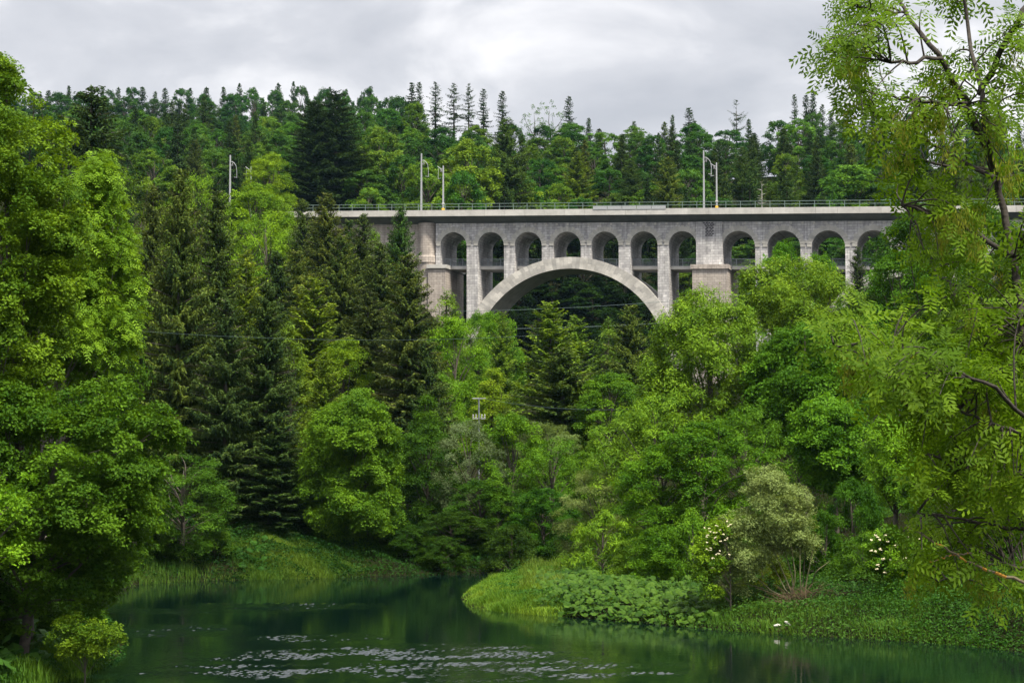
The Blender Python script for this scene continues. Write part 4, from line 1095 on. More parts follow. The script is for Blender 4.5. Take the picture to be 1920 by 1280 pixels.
# large trees just behind the deck
for px, top, D, k, w, pr, tint, lb in [
    (586, 190, 350, 's', 2.3, 'spruce_a', (.34, .46, .42), 'huge dark spruce behind the left deck, left one of the twin tops'),
    (626, 170, 352, 's', 2.6, 'spruce_b', (.34, .46, .44), 'huge dark spruce behind the left deck, taller right one of the twin tops'),
    (712, 240, 360, 'b', 1.0, 'far_beech_0', (1.2, 1.15, .8), 'tall green tree right of the twin dark spruces'),
    (690, 352, 330, 'b', .7, 'far_beech_1', (1.5, 1.5, .9), 'small pale round tree behind the railing right of the twin dark spruces'),
    (880, 262, 352, 'b', 1.35, 'far_beech_0', (1.45, 1.3, .7), 'bright yellow green tree right of the middle mast pair'),
    (800, 300, 338, 'b', 1.1, 'far_beech_2', (1.3, 1.3, .8), 'light green tree directly behind the middle mast pair'),
    (868, 322, 334, 'b', .95, 'far_beech_1', (.5, .8, .55), 'deep green tree behind the railing right of the middle mast pair'),
    (950, 222, 358, 's', 1.9, 'spruce_c', (1.0, 1.15, .85), 'broad olive green spruce behind the deck above the great arch'),
    (985, 335, 364, 'b', .8, 'far_beech_2', (1.5, 1.35, .6), 'small yellow green tree behind the railing above the great arch'),
    (1085, 285, 374, 's', 1.5, 'larch_b', (1.05, 1.0, .6), 'pointed yellow green tree behind the deck above the great arch'),
    (1050, 345, 368, 'b', .8, 'far_beech_0', (1.3, 1.25, .6), 'low bright bush tree behind the railing over the arch crown'),
    (1255, 295, 352, 's', 1.5, 'spruce_c', (1.6, 1.5, 1.0), 'pale olive conifer left of the right mast pair'),
    (1185, 300, 366, 's', 1.3, 'spruce_a', (.85, 1.0, .8), 'dark green conifer behind the grey barrier panel'),
    (1395, 275, 352, 's', 1.3, 'spruce_b', (.95, 1.1, .95), 'slender conifer with bare pale trunk right of the right mast pair'),
    (1432, 340, 346, 's', .7, 'snag', (.9, .8, .8), 'bare grey dead tree behind the railing right of the masts'),
    (1485, 325, 350, 's', 1.1, 'spruce_c', (1.1, 1.3, 1.0), 'small green conifer behind the railing right of the dead tree'),
    (1600, 310, 352, 'b', 1.4, 'far_beech_0', (1.0, 1.2, .7), 'wide green tree behind the railing over the last visible arches'),
    (1560, 330, 350, 'b', 1.0, 'far_beech_1', (.85, 1.1, .7), 'round green tree left of the wide tree over the last visible arches'),
    (360, 262, 330, 's', 1.1, 'spruce_c', (.9, .85, .75), 'dark brownish spruce left of the left masts'),
    (462, 262, 335, 's', .9, 'spruce_b', (.6, .75, .65), 'dark spruce between the two left masts'),
    (497, 222, 470, 'b', .55, 'far_beech_1', (1.5, 1.4, 1.0), 'pale narrow tree glowing before the dark left ridge'),
    (1500, 222, 455, 'b', 1.3, 'far_beech_2', (1.05, 1.3, .9), 'rounded green tree under the trio of hilltop spruces')]:
    forest_tree(px, D, k, top, w, pr, tint, lb)
# names for the unnamed forest trees: look, band, landmark, then order from the left
ZN = [(20, 'at the left edge'), (430, 'left of the left masts'), (548, 'right of the left masts'), (680, 'by the twin dark spruces'), (790, 'left of the middle masts'),
      (960, 'right of the middle masts'), (1140, 'above the great arch'), (1320, 'left of the right masts'), (1500, 'right of the right masts'),
      (1690, 'above the last visible arches'), (3000, 'behind the foreground ash')]
def zone(px):
    for a, b_ in ZN:
        if px < a: return b_
def band(r, D):
    if D < 342: return 'seen under the deck'
    if D > 465 and D < 500 or D > 645: return 'on the skyline'
    if D > 540: return 'on the wooded ridge'
    return 'just above the railing' if r > 318 else 'on the middle slope' if r > 272 else 'on the upper slope'
def look(k, t_):
    v = sum(t_) / 3 * 1.38
    if k == 'b': return 'yellowish green tree' if t_[2] < .85 and t_[0] > 1.1 else 'pale green tree' if v > 1.1 else 'mid green tree' if v > .93 else 'deep green tree'
    return 'olive spruce' if v > 1.05 else 'dark spruce' if v > .8 else 'blackish spruce'
ORD = ['leftmost', 'second', 'third', 'fourth', 'fifth', 'sixth', 'seventh', 'eighth', 'ninth', 'tenth', 'eleventh', 'twelfth', 'thirteenth', 'fourteenth', 'fifteenth', 'sixteenth', 'seventeenth', 'eighteenth', 'nineteenth', 'twentieth']
cls = {}
for (o, k, t_, px, r, D) in FOREST:
    cls.setdefault((look(k, t_), band(r, D), zone(px)), []).append((px, o, k))
for (a, b_, c_), L in cls.items():
    L.sort(key=lambda q: q[0])
    for i, (px, o, k) in enumerate(L):
        lb = '%s %s %s' % (a, b_, c_)
        if len(L) > 1:
            j = len(L) - 1 - i
            lb += ', ' + ('rightmost' if j == 0 else ORD[i] + (' from the left' if i else '') if i <= j else ORD[j] + ' from the right')
        o['label'] = lb
        o['group'] = 'broadleaf trees on the wooded hills' if k == 'b' else 'spruces on the wooded hills'

# ------------------------------------------------------------------ trees drawn crown by crown near the water
def inpoly(P, poly):
    poly = np.asarray(poly, float); ins = np.zeros(len(P), bool); n = len(poly)
    for i in range(n):
        a = poly[i]; b = poly[(i + 1) % n]
        c = (a[1] > P[:, 1]) != (b[1] > P[:, 1])
        ins ^= c & (P[:, 0] < (b[0] - a[0]) * (P[:, 1] - a[1]) / (b[1] - a[1] + 1e-9) + a[0])
    return ins
def edged(P, poly):
    poly = np.asarray(poly, float); best = np.full(len(P), 1e9)
    for i in range(len(poly)):
        a = poly[i]; b = poly[(i + 1) % len(poly)]; ab = b - a
        h = np.clip(((P - a) @ ab) / (ab @ ab), 0, 1)
        best = np.minimum(best, np.hypot(*(P - a - h[:, None] * ab).T))
    return best
def crown_tree(name, poly, D, nl, rpx, seed, label, trunk_px, mat='maple', fol='broad', thick=2.5, tint=(1, 1, 1), trunk_r=.16, bark='bark', limbs=24,
               cat='tree', group=None, flowers=None, stems=None, base_D=None, **kw):
    rng = np.random.default_rng(seed)
    poly = np.asarray(poly, float); lo = poly.min(0); hi = poly.max(0); L = []
    k_ = PXM(D)
    while len(L) < nl:
        P = rng.uniform(lo, hi, (400, 2)); r = rng.uniform(rpx[0], rpx[1], 400)
        ok = inpoly(P, poly); ed = edged(P, poly); ok &= ed > r * .55
        for p_, rr, e_ in zip(P[ok], r[ok], ed[ok]):
            dd = rng.uniform(-1, 1) * min(thick, e_ / k_ * 1.3)
            q = at(p_[0], p_[1], D + dd); L.append((*q, min(rr, e_ * 1.05) / k_))
            if len(L) >= nl: break
    L = np.array(L)
    bx = at(trunk_px[0][0], trunk_px[0][1], base_D or D); bzz = gz(bx[0], bx[1]); base = np.array([bx[0], bx[1], bzz - .2])
    L[:, :3] -= base
    root = empty(name, tuple(base)); tag(root, label, cat, group)
    V, F, tone = (foliage_broad if fol == 'broad' else foliage_pinnate)(L, rng, **kw)
    c = link('crown', mesh_np(name + '_crown', V, F, M[mat], tone), root); c.color = (*tint, 1)
    tp = [np.zeros(3)] + [at(p_[0], p_[1], D) - base for p_ in trunk_px[1:]]
    tp = np.array(tp)
    if stems:
        mb = MB()
        for sp_ in stems:
            P = np.array([np.array([rng.normal() * .25, rng.normal() * .25, 0])] + [at(a, b_, D + rng.uniform(-.8, .8)) - base for a, b_ in sp_])
            P = np.array([[np.interp(u, np.arange(len(P)), P[:, j]) for j in range(3)] for u in np.linspace(0, len(P) - 1, 12)])
            mb.tube(P, np.linspace(trunk_r * rng.uniform(.22, .42), .01, len(P)), 6)
    else:
        mb = wood(tp, np.linspace(trunk_r, trunk_r * .25, len(tp)), L, rng, limbs=limbs, r_limb=trunk_r * .3, twigs=1, start=.2)
    mb.build('trunk', M[bark], root, True)
    if flowers:
        for (fx, fy, fr) in flowers:
            fm = MB()
            q = at(fx, fy, D - thick * .8) - base
            for _ in range(9):
                c_ = q + np.array([rng.normal() * fr * .4, rng.normal() * fr * .25, rng.normal() * fr * .22]); r_ = fr * .34
                n_ = 6; an = np.arange(n_) / n_ * 2 * np.pi; nn = unit(np.array([rng.normal() * .3, -.8, .7])); A = unit(np.cross(nn, UP)); B = np.cross(nn, A)
                V6 = c_ + (np.cos(an)[:, None] * A + np.sin(an)[:, None] * B) * r_
                fm.add(V6, [(0, 1, 2, 3), (0, 3, 4, 5)], rng.uniform(.2, 1))
            fm.build('flower_head', M['flowers'], root)
    return root
crown_tree('broadleaf_tree', [(-160,140),(-40,95),(12,100),(60,150),(88,205),(128,212),(142,262),(150,330),(165,400),(160,500),(140,600),(120,700),(80,790),(-160,820)],
    68, 380, (18, 42), 101, 'bright yellow green tree filling the upper left corner', [(60, 1180), (40, 900), (20, 600), (10, 300), (12, 160)], thick=3.2,
    tint=(1.05, 1.08, .85), mat='maple', leaf=.13, per=40, spray_r=.34, density=1.0)
crown_tree('ash_tree', [(120,300),(190,280),(235,318),(228,370),(243,420),(268,520),(272,600),(252,650),(225,722),(150,742),(60,722),(66,560),(108,420),(135,340)],
    75, 190, (16, 34), 102, 'ash with light feathery fronds and a pale leaning trunk at left', [(80, 1160), (82, 800), (98, 680), (112, 520), (150, 400), (190, 310)], thick=2.2,
    tint=(.95, 1.1, .95), mat='ash', fol='pinnate', bark='pale_bark', leaf=.42, per=8, spray_r=.36, pairs=4, limbs=36)
crown_tree('maple_tree', [(-160,730),(20,690),(110,735),(160,715),(235,700),(262,712),(300,755),(345,790),(352,832),(312,900),(300,950),(292,1060),(235,1085),(212,1140),(170,1175),(60,1200),(-160,1230)],
    66, 400, (18, 42), 103, 'near maple leaning over the water at lower left', [(40, 1215), (60, 1100), (80, 950), (120, 830), (200, 760)], thick=3.4,
    tint=(.66, .82, .66), mat='maple', leaf=.13, per=40, spray_r=.34, zmin=-.3, trunk_r=.2)
crown_tree('broadleaf_tree', [(-140,860),(0,830),(40,860),(72,900),(60,960),(40,1000),(45,1060),(-10,1090),(-140,1060)],
    61, 46, (18, 34), 104, 'light leaved branch end entering at the left edge above the dark undergrowth', [(-90, 1250), (-80, 1050), (-40, 950), (0, 890)], thick=1.4,
    tint=(1.15, 1.35, .85), mat='maple', leaf=.13, per=24, spray_r=.28, base_D=61)
crown_tree('shrub', [(95,1165),(140,1140),(195,1160),(240,1180),(238,1215),(190,1240),(120,1245),(85,1215)],
    64, 40, (12, 24), 105, 'pale olive shrub at the water edge in the lower left', [(160, 1255), (160, 1200)], thick=.9,
    tint=(1.05, 1.05, .8), mat='maple', leaf=.09, per=22, spray_r=.2, cat='shrub', trunk_r=.04, limbs=14)
crown_tree('willow_tree', [(1328,985),(1345,962),(1395,950),(1385,905),(1410,876),(1450,868),(1480,890),(1520,925),(1528,990),(1548,1035),(1500,1060),(1465,1050),(1425,1080),(1385,1138),(1330,1125),(1335,1050)],
    88, 150, (13, 28), 106, 'silvery green willow with many thin stems on the right bank', [(1500, 1165), (1480, 1050)], thick=1.8,
    tint=(1.02, 1.12, .86), mat='willow', leaf=.13, per=34, spray_r=.30, aspect=.3, droop=.15, bark='willow_bark', trunk_r=.13,
    stems=[[(1440,1105),(1390,1092),(1345,1102)],[(1450,1110),(1410,1075),(1390,1040)],[(1480,1100),(1450,1030),(1430,960)],[(1488,1090),(1465,1010),(1450,930)],[(1492,1080),(1480,1000),(1470,930)],
           [(1500,1080),(1500,1010),(1490,950)],[(1512,1090),(1522,1040),(1530,1000)],[(1516,1110),(1530,1070),(1555,1052)],[(1475,1110),(1445,1050),(1415,1000)],[(1505,1100),(1510,1030),(1505,980)]])
rz = np.random.default_rng(8)
crown_tree('elder_shrub', [(1300,1010),(1330,970),(1372,958),(1370,1020),(1362,1120),(1330,1140),(1298,1080)], 87.3, 50, (10, 20), 107,
    'flowering elder with cream umbels left of the silvery willow', [(1370, 1170), (1370, 1060)], thick=1.0, tint=(1.25, 1.3, .9), mat='maple', leaf=.11, per=22, spray_r=.24, cat='shrub', trunk_r=.05,
    flowers=[(rz.uniform(1320, 1370), rz.uniform(972, 1065), .06) for _ in range(30)])
crown_tree('elder_shrub', [(1620,1010),(1640,985),(1700,985),(1745,1010),(1760,1050),(1740,1090),(1680,1110),(1635,1100),(1615,1050)], 86, 56, (12, 24), 108,
    'flowering elder with cream umbels below the hanging ash branches', [(1680, 1180), (1680, 1080)], thick=1.4, tint=(.95, 1.15, .7), mat='maple', leaf=.13, per=22, spray_r=.26, cat='shrub', trunk_r=.06,
    flowers=[(rz.uniform(1622, 1700), rz.uniform(998, 1075), .08) for _ in range(20)] + [(1702, 1003, .1), (1722, 1010, .1)])
crown_tree('maple_tree', [(575,800),(598,765),(640,748),(668,722),(715,742),(735,790),(757,830),(750,900),(760,980),(722,1040),(640,1052),(590,1005),(556,930),(562,860)],
    133, 210, (14, 32), 109, 'large rounded maple with bright top on the far bank', [(665, 1062), (665, 950), (668, 820)], thick=4.0, tint=(.9, 1.05, .8), mat='maple', leaf=.17, per=38, spray_r=.46, density=1.3, zmin=-.4)
crown_tree('ash_tree', [(1230,592),(1285,543),(1345,528),(1400,560),(1430,640),(1440,760),(1400,860),(1300,905),(1190,900),(1153,830),(1190,750),(1195,680)],
    128, 300, (14, 32), 110, 'huge light green ash just right of the great arch', [(1340, 1010), (1340, 850), (1330, 700), (1320, 600)], thick=5, tint=(.88, 1.0, .9), mat='ash', fol='pinnate', leaf=.28, per=13, spray_r=.46, density=1.5, zmin=-.4, trunk_r=.3)
crown_tree('ash_tree', [(1370,515),(1425,488),(1480,480),(1560,492),(1605,535),(1642,590),(1655,680),(1560,705),(1440,665),(1400,600)],
    142, 200, (14, 30), 111, 'wide pale green ash crown in front of the second pier group', [(1510, 900), (1510, 700), (1500, 580)], thick=5, tint=(.95, 1.02, .95), mat='ash', fol='pinnate', leaf=.29, per=13, spray_r=.48, density=1.4, zmin=-.4, trunk_r=.28)
crown_tree('maple_tree', [(1395,690),(1450,622),(1510,600),(1600,630),(1645,720),(1610,810),(1480,862),(1420,880),(1385,790)],
    126, 190, (14, 30), 112, 'dark green maple in the heart of the right wood', [(1510, 1000), (1510, 850), (1500, 700)], thick=4.5, tint=(.66, .92, .72), mat='maple', leaf=.2, per=24, spray_r=.46, density=1.3, zmin=-.4, trunk_r=.25)
crown_tree('broadleaf_tree', [(1485,770),(1540,733),(1600,745),(1637,800),(1625,900),(1560,945),(1500,905),(1478,835)],
    112, 130, (12, 28), 113, 'rounded mid green tree above and right of the silvery willow', [(1570, 1030), (1565, 900), (1560, 800)], thick=3.2, tint=(.8, 1.1, .85), mat='maple', leaf=.17, per=26, spray_r=.38, density=1.3, zmin=-.4)
crown_tree('ash_tree', [(1612,835),(1650,778),(1700,785),(1745,840),(1738,940),(1690,970),(1630,930)],
    105, 110, (11, 26), 114, 'bright green tree left of the hanging ash branches', [(1680, 1060), (1680, 920), (1680, 840)], thick=3, tint=(.9, 1.15, .75), mat='ash', fol='pinnate', leaf=.25, per=12, spray_r=.38, density=1.4, zmin=-.4)
# trees and bushes behind the near left group, shade put into their dark tints
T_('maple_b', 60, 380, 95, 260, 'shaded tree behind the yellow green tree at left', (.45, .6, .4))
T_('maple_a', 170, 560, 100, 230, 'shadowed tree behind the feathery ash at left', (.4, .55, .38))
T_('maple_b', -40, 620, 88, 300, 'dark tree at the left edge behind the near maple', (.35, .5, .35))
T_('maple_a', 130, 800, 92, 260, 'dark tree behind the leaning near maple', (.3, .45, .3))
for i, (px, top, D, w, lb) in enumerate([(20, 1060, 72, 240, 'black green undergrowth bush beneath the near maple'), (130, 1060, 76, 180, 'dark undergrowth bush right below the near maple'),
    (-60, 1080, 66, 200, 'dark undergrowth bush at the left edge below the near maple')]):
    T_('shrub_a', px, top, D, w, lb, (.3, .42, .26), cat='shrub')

# ------------------------------------------------------------------ grass, herbs and big leaved plants
M['grass'] = leaf_mat('grass_blades', (0.060, 0.135, 0.020), (0.150, 0.235, 0.040), trans=.35)
M['herb'] = leaf_mat('herb_leaves', (0.030, 0.085, 0.018), (0.080, 0.165, 0.030))
M['butterbur'] = leaf_mat('butterbur_leaves', (0.035, 0.085, 0.014), (0.100, 0.175, 0.030), trans=.3)
def scatter(n, px0, px1, D0, D1, s0, s1, rng):
    px = rng.uniform(px0, px1, n); D = np.sqrt(rng.uniform(D0 * D0, D1 * D1, n)); x = (px - CXP) / FX * D
    s = sdist(x, D); e_ = np.minimum(px - px0, px1 - px) / (px1 - px0) / .3
    ok = (s > s0) & (s < s1) & (rng.uniform(0, 1, n) < e_)
    x, D, s = x[ok], D[ok], s[ok]
    return x, D, ground(x, D), s
def blades(n, px0, px1, D0, D1, s0, s1, h0, h1, w, seed, name, label, tint, mat='grass', lean=.35):
    rng = np.random.default_rng(seed)
    x, y, z, s = scatter(n, px0, px1, D0, D1, s0, s1, rng)
    m_ = len(x); pxx = x / y * FX + CXP; e_ = np.clip(np.minimum(pxx - px0, px1 - pxx) / (px1 - px0) / .3, .25, 1)
    h = e_ * rng.uniform(h0, h1, m_) * (.75 + .35 * np.sin(x * 1.3) * np.sin(y * 1.7 + x))
    a = rng.uniform(0, 2 * np.pi, m_); d = np.stack([np.cos(a), np.sin(a), 0 * a], 1); sd_ = np.stack([-d[:, 1], d[:, 0], 0 * a], 1)
    l = rng.uniform(0, lean, m_) * h + .05
    B = np.stack([x, y, z - .05], 1); W = w * rng.uniform(.7, 1.3, m_)[:, None]
    Mid = B + UP * (h * .6)[:, None] + d * (l * .3)[:, None]; Tp = B + UP * (h * .97)[:, None] + d * l[:, None]
    V = np.stack([B - sd_ * W, B + sd_ * W, Mid + sd_ * W * .9, Mid - sd_ * W * .9, Tp + sd_ * W * .15, Tp - sd_ * W * .15], 1).reshape(-1, 3)
    i0 = np.arange(m_)[:, None] * 6
    F = np.concatenate([i0 + [0, 1, 2, 3], i0 + [3, 2, 4, 5]], 0)
    tn = np.clip(.4 + .3 * np.sin(x * .8 + 2 * np.sin(y * .5)) + rng.uniform(-.25, .35, m_), 0, 1.2)
    o = link(name, mesh_np(name, V, F, M[mat], np.r_[tn, tn])); o.color = (*tint, 1)
    tag(o, label, 'grass', None, 'stuff')
def herbs(n, px0, px1, D0, D1, s0, s1, h, leaf, seed, name, label, tint, aspect=.5, mat='herb'):
    rng = np.random.default_rng(seed)
    x, y, z, s = scatter(n, px0, px1, D0, D1, s0, s1, rng)
    m_ = len(x); hh = h * (.55 + .45 * np.sin(x * 1.1 + np.sin(y * 1.4)) * np.cos(y * .9 + x * .5)) * rng.uniform(.2, 1, m_) ** .5 * np.clip(.3 + s / 2, .3, 1.0)
    C = np.stack([x, y, z + hh], 1); Nn = unit(UP + rng.normal(size=(m_, 3)) * .6)
    sz = leaf * rng.uniform(.6, 1.3, m_); V, F = leaf_quads(C, Nn, sz, sz * aspect, rng, fold=.15)
    tn = np.clip(.35 + .25 * np.sin(x * .7 + y * .3) + rng.uniform(-.25, .4, m_), 0, 1.2)
    o = link(name, mesh_np(name, V, F, M[mat], tn)); o.color = (*tint, 1)
    tag(o, label, 'plants', None, 'stuff')
blades(130000, 400, 720, 122, 150, -.6, 12, .25, .6, .018, 1, 'grass', 'long grass on the sunlit slope of the far left bank', (1.0, 1.0, .75), lean=.7)
blades(26000, 160, 450, 118, 140, -.7, 3, .4, .85, .014, 2, 'reeds', 'pale reeds along the far left water edge', (.75, .85, .7), lean=.2)
blades(70000, 855, 1090, 90, 122, -.6, 9, .25, .65, .016, 3, 'grass', 'bright tall grass on the tip of the peninsula', (1.25, 1.25, .65), lean=.75)
blades(9000, 940, 1100, 100, 122, .5, 9, .7, 1.2, .016, 4, 'reeds', 'feathery seed heads of tall grass at the back of the peninsula', (1.1, 1.0, .8), lean=.5)
blades(90000, 1080, 1960, 70, 112, -.6, 5, .15, .55, .014, 5, 'grass', 'grass fringe along the right bank water edge', (.75, .9, .6), lean=.8)
blades(12000, -40, 240, 58, 72, -.7, 4, .4, .8, .022, 6, 'grass', 'grass at the lower left water edge', (.6, .75, .4))
herbs(200000, 1000, 2600, 70, 118, -.35, 14, .9, .15, 7, 'herbs', 'leafy green herbs covering the right bank', (1.0, 1.1, .75))
herbs(30000, 900, 1120, 92, 125, -.35, 9, .7, .14, 8, 'herbs', 'low leafy plants between the peninsula grass and the big leaves', (1.15, 1.25, .65))
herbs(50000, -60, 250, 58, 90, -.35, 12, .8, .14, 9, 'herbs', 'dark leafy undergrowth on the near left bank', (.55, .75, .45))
herbs(170000, 60, 1260, 118, 165, -.35, 18, 1.0, .2, 10, 'herbs', 'shaded leafy undergrowth along the far bank', (.38, .55, .38))  # shade beneath the trees is put into the dark leaf tint
herbs(40000, 1600, 1960, 68, 95, -.35, 12, .7, .13, 12, 'herbs', 'bright low herbs on the bank at the right edge', (1.1, 1.3, .6))
def butterbur(n, px0, px1, D0, D1, s0, s1, r0, r1, seed, label, tint, h=.8):
    rng = np.random.default_rng(seed)
    x, y, z, s = scatter(n, px0, px1, D0, D1, s0, s1, rng)
    m_ = len(x); k = 10; C = np.stack([x, y, z + rng.uniform(.25, 1, m_) * h * np.clip(.4 + s / 2.5, 0, 1)], 1)
    Nn = unit(np.stack([rng.normal(size=m_) * .5, -.5 + rng.normal(size=m_) * .45, np.ones(m_)], 1))
    A = unit(np.cross(Nn, rng.normal(size=(m_, 3)))); B = np.cross(Nn, A); R = rng.uniform(r0, r1, m_)
    an = np.linspace(.18, 2 * np.pi - .18, k - 1)
    ring_ = C[:, None] + (np.cos(an)[None, :, None] * A[:, None] + np.sin(an)[None, :, None] * B[:, None] * 1.05) * (R[:, None] * rng.uniform(.88, 1.08, (m_, k - 1)))[..., None]
    ring_ -= Nn[:, None] * (R[:, None] * (.22 + .12 * np.sin(an * 3)[None]))[..., None]
    V = np.concatenate([C[:, None], ring_], 1).reshape(-1, 3)
    i0 = np.arange(m_)[:, None] * k
    F = np.concatenate([i0 + [0, j, j + 1, j + 2] for j in range(1, k - 2, 2)], 0)
    tn = np.tile(rng.uniform(0, 1.1, m_), (k - 2) // 2)
    o = link('big_leaved_plants', mesh_np('big_leaved_plants', V, F, M['butterbur'], tn)); o.color = (*tint, 1)
    tag(o, label, 'plants', None, 'stuff')
butterbur(5200, 985, 1370, 86, 108, -.3, 7, .09, .21, 21, 'patch of big round rhubarb like leaves sloping down the peninsula to the water', (.75, .86, .5))
butterbur(260, -60, 130, 58, 72, .2, 6, .18, .36, 22, 'large round leaves in shade at the lower left corner', (.62, .85, .7), h=1.0)
butterbur(110, 430, 520, 124, 136, .3, 6, .15, .3, 23, 'small patch of round leaves at the left end of the grassy slope', (.5, .75, .5))

# ------------------------------------------------------------------ details on the right bank
rt = np.random.default_rng(31)
b_ = at(1500, 1165, 86.5); b_[2] = gz(b_[0], b_[1])
mb = MB()
for k in range(120):
    a_ = b_ + np.array([rt.normal() * .45, rt.normal() * .4, rt.uniform(-.2, .3)]); c_ = a_ + np.array([rt.normal() * .7, rt.normal() * .5, rt.uniform(.05, .8)])
    mb.tube(curved(a_, c_, rt, .1, 4), [.014, .012, .01, .007, .004], 4)
tag(mb.build('twig_heap', M['brown_twigs']), 'tangle of brown dead twigs around the foot of the willow', 'twigs')
p0 = at(1523, 1146, 86); p1 = at(1562, 1133, 87.5)
mb = MB(); mb.tube([p0, p0 * .6 + p1 * .4 + UP * .06, p1 + UP * .05], [.17, .19, .15], 10); mb2 = MB()
root = empty('fallen_log', tuple(p0)); tag(root, 'short brown fallen log with a pale split side right of the willow foot', 'log')
o = mb.build('log', M['brown_twigs'], root); o.location = tuple(-p0)
mb2.tube([p0 + [-.1, -.22, -.12], p0 * .5 + p1 * .5 + [0, -.22, -.12], p1 + [.05, -.2, -.02]], [.03, .06, .03], 6); o = mb2.build('pale_branch', M['dead_wood'], root); o.location = tuple(-p0)
s_ = gw(1467, 1186); root = empty('tree_stump', (s_[0], s_[1], -.1)); tag(root, 'brown stump with two pale broken tops standing in the water by the willow', 'stump')
mb = MB()
for k in range(9):
    a_ = rt.uniform(0, 6.28); r_ = rt.uniform(0, .2); mb.tube([(r_ * math.cos(a_) * 1.5, r_ * math.sin(a_), -.3), (r_ * math.cos(a_) * 1.7 + rt.normal() * .03, r_ * math.sin(a_), rt.uniform(.25, .42))], [.11, .08], 7)
mb.build('stump_body', M['brown_twigs'], root)
for (a, b2, c2, d2) in ((-.38, .42, -.05, .40), (.08, .60, .32, .43)):
    mb = MB(); P = np.array([(a, -.1, b2), ((a + c2) / 2, -.1, (b2 + d2) / 2 + .03), (c2, -.08, d2)]); mb.tube(P, [.03, .075, .04], 8); mb.build('pale_top', M['dead_wood'], root, True)

# ------------------------------------------------------------------ the ash in the foreground at right
rng = np.random.default_rng(404)
SK = [  # px polylines with distance and radius
 ([(2010,1240),(1975,1000),(1945,800),(1915,640),(1902,480),(1868,335),(1850,250),(1838,175),(1815,50),(1795,-60)], 20, .065, .015),
 ([(1868,335),(1815,195),(1765,110),(1700,25),(1670,-40)], 20, .045, .012),
 ([(1838,175),(1880,90),(1920,20),(1950,-40)], 20, .04, .02),
 ([(1765,110),(1690,120),(1610,95),(1545,92)], 19.5, .022, .006),
 ([(1815,195),(1730,190),(1660,180),(1590,165)], 19.5, .022, .006),
 ([(1868,335),(1780,290),(1700,235),(1640,215)], 20.5, .028, .007),
 ([(1902,480),(1820,430),(1745,395),(1690,385)], 20, .03, .007),
 ([(1860,320),(1760,310),(1690,290),(1655,262)], 21, .022, .006),
 ([(1915,640),(1840,560),(1780,530),(1745,500)], 21, .03, .008),
 ([(1945,800),(1850,720),(1740,690),(1650,668),(1565,652)], 18, .022, .005),
 ([(1950,830),(1860,790),(1780,770),(1700,760)], 18.5, .02, .005),
 ([(1960,900),(1880,880),(1800,880),(1740,850)], 19, .03, .006),
 ([(1975,1000),(1890,990),(1800,970),(1720,960)], 19, .03, .006),
 ([(1990,1080),(1900,1060),(1830,1060),(1760,1090)], 19.5, .03, .006),
 ([(1902,480),(1950,400),(1990,300)], 20, .05, .02),
 ([(1700,25),(1640,20),(1580,5)], 20, .015, .006),
]
root = empty('ash_tree', tuple(at(2010, 1240, 20)[:2]) + (gz(*at(2010, 1240, 20)[:2]) - .2,))
tag(root, 'foreground ash hanging its branches and seed bunches in from the right edge', 'tree')
base = np.array(root.location)
DKB = M['dark_bark'] = plain_mat('dark_bark', (0.035, 0.028, 0.022), 0.9, var=0.4, bump=0.5, nscale=14)
tm = MB(); pts = []
for i, (pl, D, r0, r1) in enumerate(SK):
    P = np.array([at(a, b_, D + .5 * math.sin(k * 1.7 + i)) for k, (a, b_) in enumerate(pl)])
    if i == 0: P[0] = base + [0, 0, .0]
    n_ = len(P) * 4; u = np.linspace(0, len(P) - 1, n_)
    Q = np.array([[np.interp(t_, np.arange(len(P)), P[:, j]) for j in range(3)] for t_ in u])
    Q[1:-1] = (Q[:-2] + Q[1:-1] * 2 + Q[2:]) / 4
    Q[1:-1] += rng.normal(size=(n_ - 2, 3)) * .012
    bm_ = MB(); (tm if i == 0 else bm_).tube(Q - base, np.linspace(r0, r1, n_), 8 if r0 > .05 else 6)
    if i: bm_.build('branch', DKB, root, True)
    if i: pts += [q for q in Q]
    else: pts += [q for q in Q[n_ // 3:]]
pts = np.array(pts)
REG = [([(1532,75),(1600,55),(1650,120),(1555,140)], 16, 19.5), ([(1565,140),(1650,160),(1670,250),(1600,220)], 12, 19.5), ([(1570,-10),(1700,0),(1690,70),(1600,50)], 8, 20),
       ([(1560,-30),(1960,-30),(1960,340),(1840,330),(1760,290),(1640,250),(1572,170),(1540,98),(1600,60)], 64, 20),
       ([(1650,230),(1760,290),(1960,330),(1960,640),(1800,600),(1745,520),(1690,400),(1655,300)], 50, 20.5),
       ([(1690,570),(1770,540),(1960,560),(1960,960),(1860,980),(1760,930),(1690,800),(1720,740)], 165, 19.5),
       ([(1552,630),(1640,625),(1760,680),(1770,740),(1700,745),(1600,700)], 40, 18),
       ([(1700,950),(1800,960),(1960,900),(1960,1130),(1850,1120),(1790,1090),(1700,1100)], 34, 19.5)]
S, Dd = [], []
tw = MB()
for poly, n_, D in REG:
    poly = np.array(poly, float); c = 0
    while c < n_:
        p_ = rng.uniform(poly.min(0), poly.max(0))
        if not inpoly(p_[None], poly)[0]: continue
        q = at(p_[0], p_[1], D + rng.uniform(-1.6, 1.6))
        d = np.linalg.norm(pts - q, axis=1); j = int(np.argmin(d + rng.uniform(0, .25, len(d))))
        if d[j] > 1.6: q = pts[j] + (q - pts[j]) * 1.6 / d[j]
        P = curved(pts[j], q, rng, .12, 5); tw.tube(P - base, np.linspace(.011, .004, 6), 4)
        for f in (1.0, .62):
            if f < 1 and rng.random() < .45: continue
            s_ = P[-1] if f == 1 else P[3]
            S.append(s_ - base); Dd.append(unit(P[-1] - P[-2] + rng.normal(size=3) * .05 - UP * .1 * 0))
        c += 1
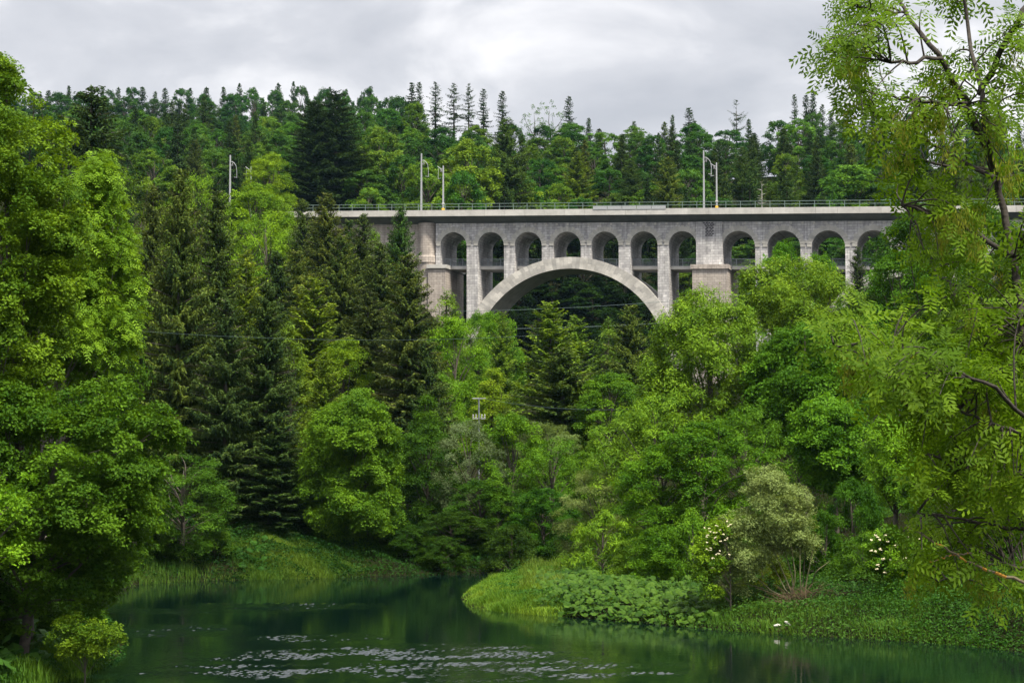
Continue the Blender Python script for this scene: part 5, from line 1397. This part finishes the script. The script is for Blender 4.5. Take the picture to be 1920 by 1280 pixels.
S = np.array(S); Dd = np.array(Dd)
V, F, tone = foliage_pinnate(None, rng, leaf=.235, per=7, spray_r=.2, pairs=5, given=(S, Dd, rng.uniform(.1, .6, len(S))))
tm.build('trunk', M['dark_bark'], root, True); tw.build('twigs', M['dark_bark'], root, True)
M['near_ash'] = leaf_mat('near_ash_leaves', (0.055, 0.120, 0.008), (0.175, 0.290, 0.020), trans=.42, warm=(1.05, 1.12, .5))
M['keys'] = leaf_mat('ash_keys', (0.13, 0.17, 0.02), (0.24, 0.27, 0.03), trans=.4)
o = link('crown', mesh_np('crown', V, F, M['near_ash'], tone), root); o.color = (1.0, .98, .7, 1)
# hanging bunches of keys
K = [(rng.uniform(a, b_), rng.uniform(c, d)) for a, b_, c, d, n_ in [(1580,1740,640,720,30),(1690,1900,60,300,24),(1640,1720,230,300,6),(1700,1800,330,420,5),(1780,1920,700,900,26),(1820,1920,330,560,12),(1840,1900,1040,1090,5),(1700,1730,1060,1085,2),(1600,1700,30,160,8)] for _ in range(n_)]
C, T, = [], []
for (a, b_) in K:
    q = at(a, b_, 18.3 if 620 < b_ < 760 and a < 1760 else 19.2 + rng.uniform(-1, 1))
    j = int(np.argmin(np.linalg.norm(S + base - q, axis=1))); s_ = S[j] + rng.normal(size=3) * .06
    n_ = 64; f = rng.uniform(0, 1, n_); C.append(s_ - UP * (f * .26 + .03)[:, None] + rng.normal(size=(n_, 3)) * [.045, .045, .01] * (1.2 - f * .4)[:, None]); T.append(unit(rng.normal(size=(n_, 3)) * .3 - UP))
C = np.vstack(C); T = np.vstack(T); Nn = unit(rng.normal(size=C.shape) * [1, 1, .15])
V, F = leaf_quads(C, Nn, rng.uniform(.045, .065, len(C)), .014, rng, T=T)
o = link('seed_bunches', mesh_np('seed_bunches', V, F, M['keys'], rng.uniform(0, 1, len(C))), root)
# bare lichen covered branch and its fork
M['lichen'] = block_mat('lichen_bark', (0.16, 0.13, 0.08), (0.50, 0.24, 0.03), .4)
mb = MB()
def bare(pl, D, r0, r1):
    P = np.array([at(a, b_, D) for a, b_ in pl]); u = np.linspace(0, len(P) - 1, 26)
    Q = np.array([[np.interp(t_, np.arange(len(P)), P[:, j]) for j in range(3)] for t_ in u]) + rng.normal(size=(26, 3)) * .006
    for k in range(25): mb.tube(Q[k:k+2] - base, [r0 + (r1 - r0) * k / 25, r0 + (r1 - r0) * (k + 1) / 25], 6, float(rng.random() < .35) * .9)
bare([(1990,1125),(1920,1090),(1845,1068),(1785,1035),(1702,985)], 18.5, .022, .008)
bare([(1822,1037),(1785,1040),(1742,1054)], 18.5, .008, .004)
o = mb.build('bare_branch', M['lichen'], root); tag(o, 'bare branch spotted with orange lichen')


# ------------------------------------------------------------------ the air over the valley
mb = MB(); mb.box(-1600, 1600, -160, 1650, -5, 175)
m, t, o = newmat('valley_haze')
pv = N(t, 'ShaderNodeVolumePrincipled', {'Color': (.45, .75, 1.0, 1), 'Density': 0.00003, 'Anisotropy': 0.0})
t.links.new(pv.outputs[0], o.inputs['Volume'])
hz = mb.build('haze', m); tag(hz, 'thin bluish haze in the valley air', None, None, 'stuff')
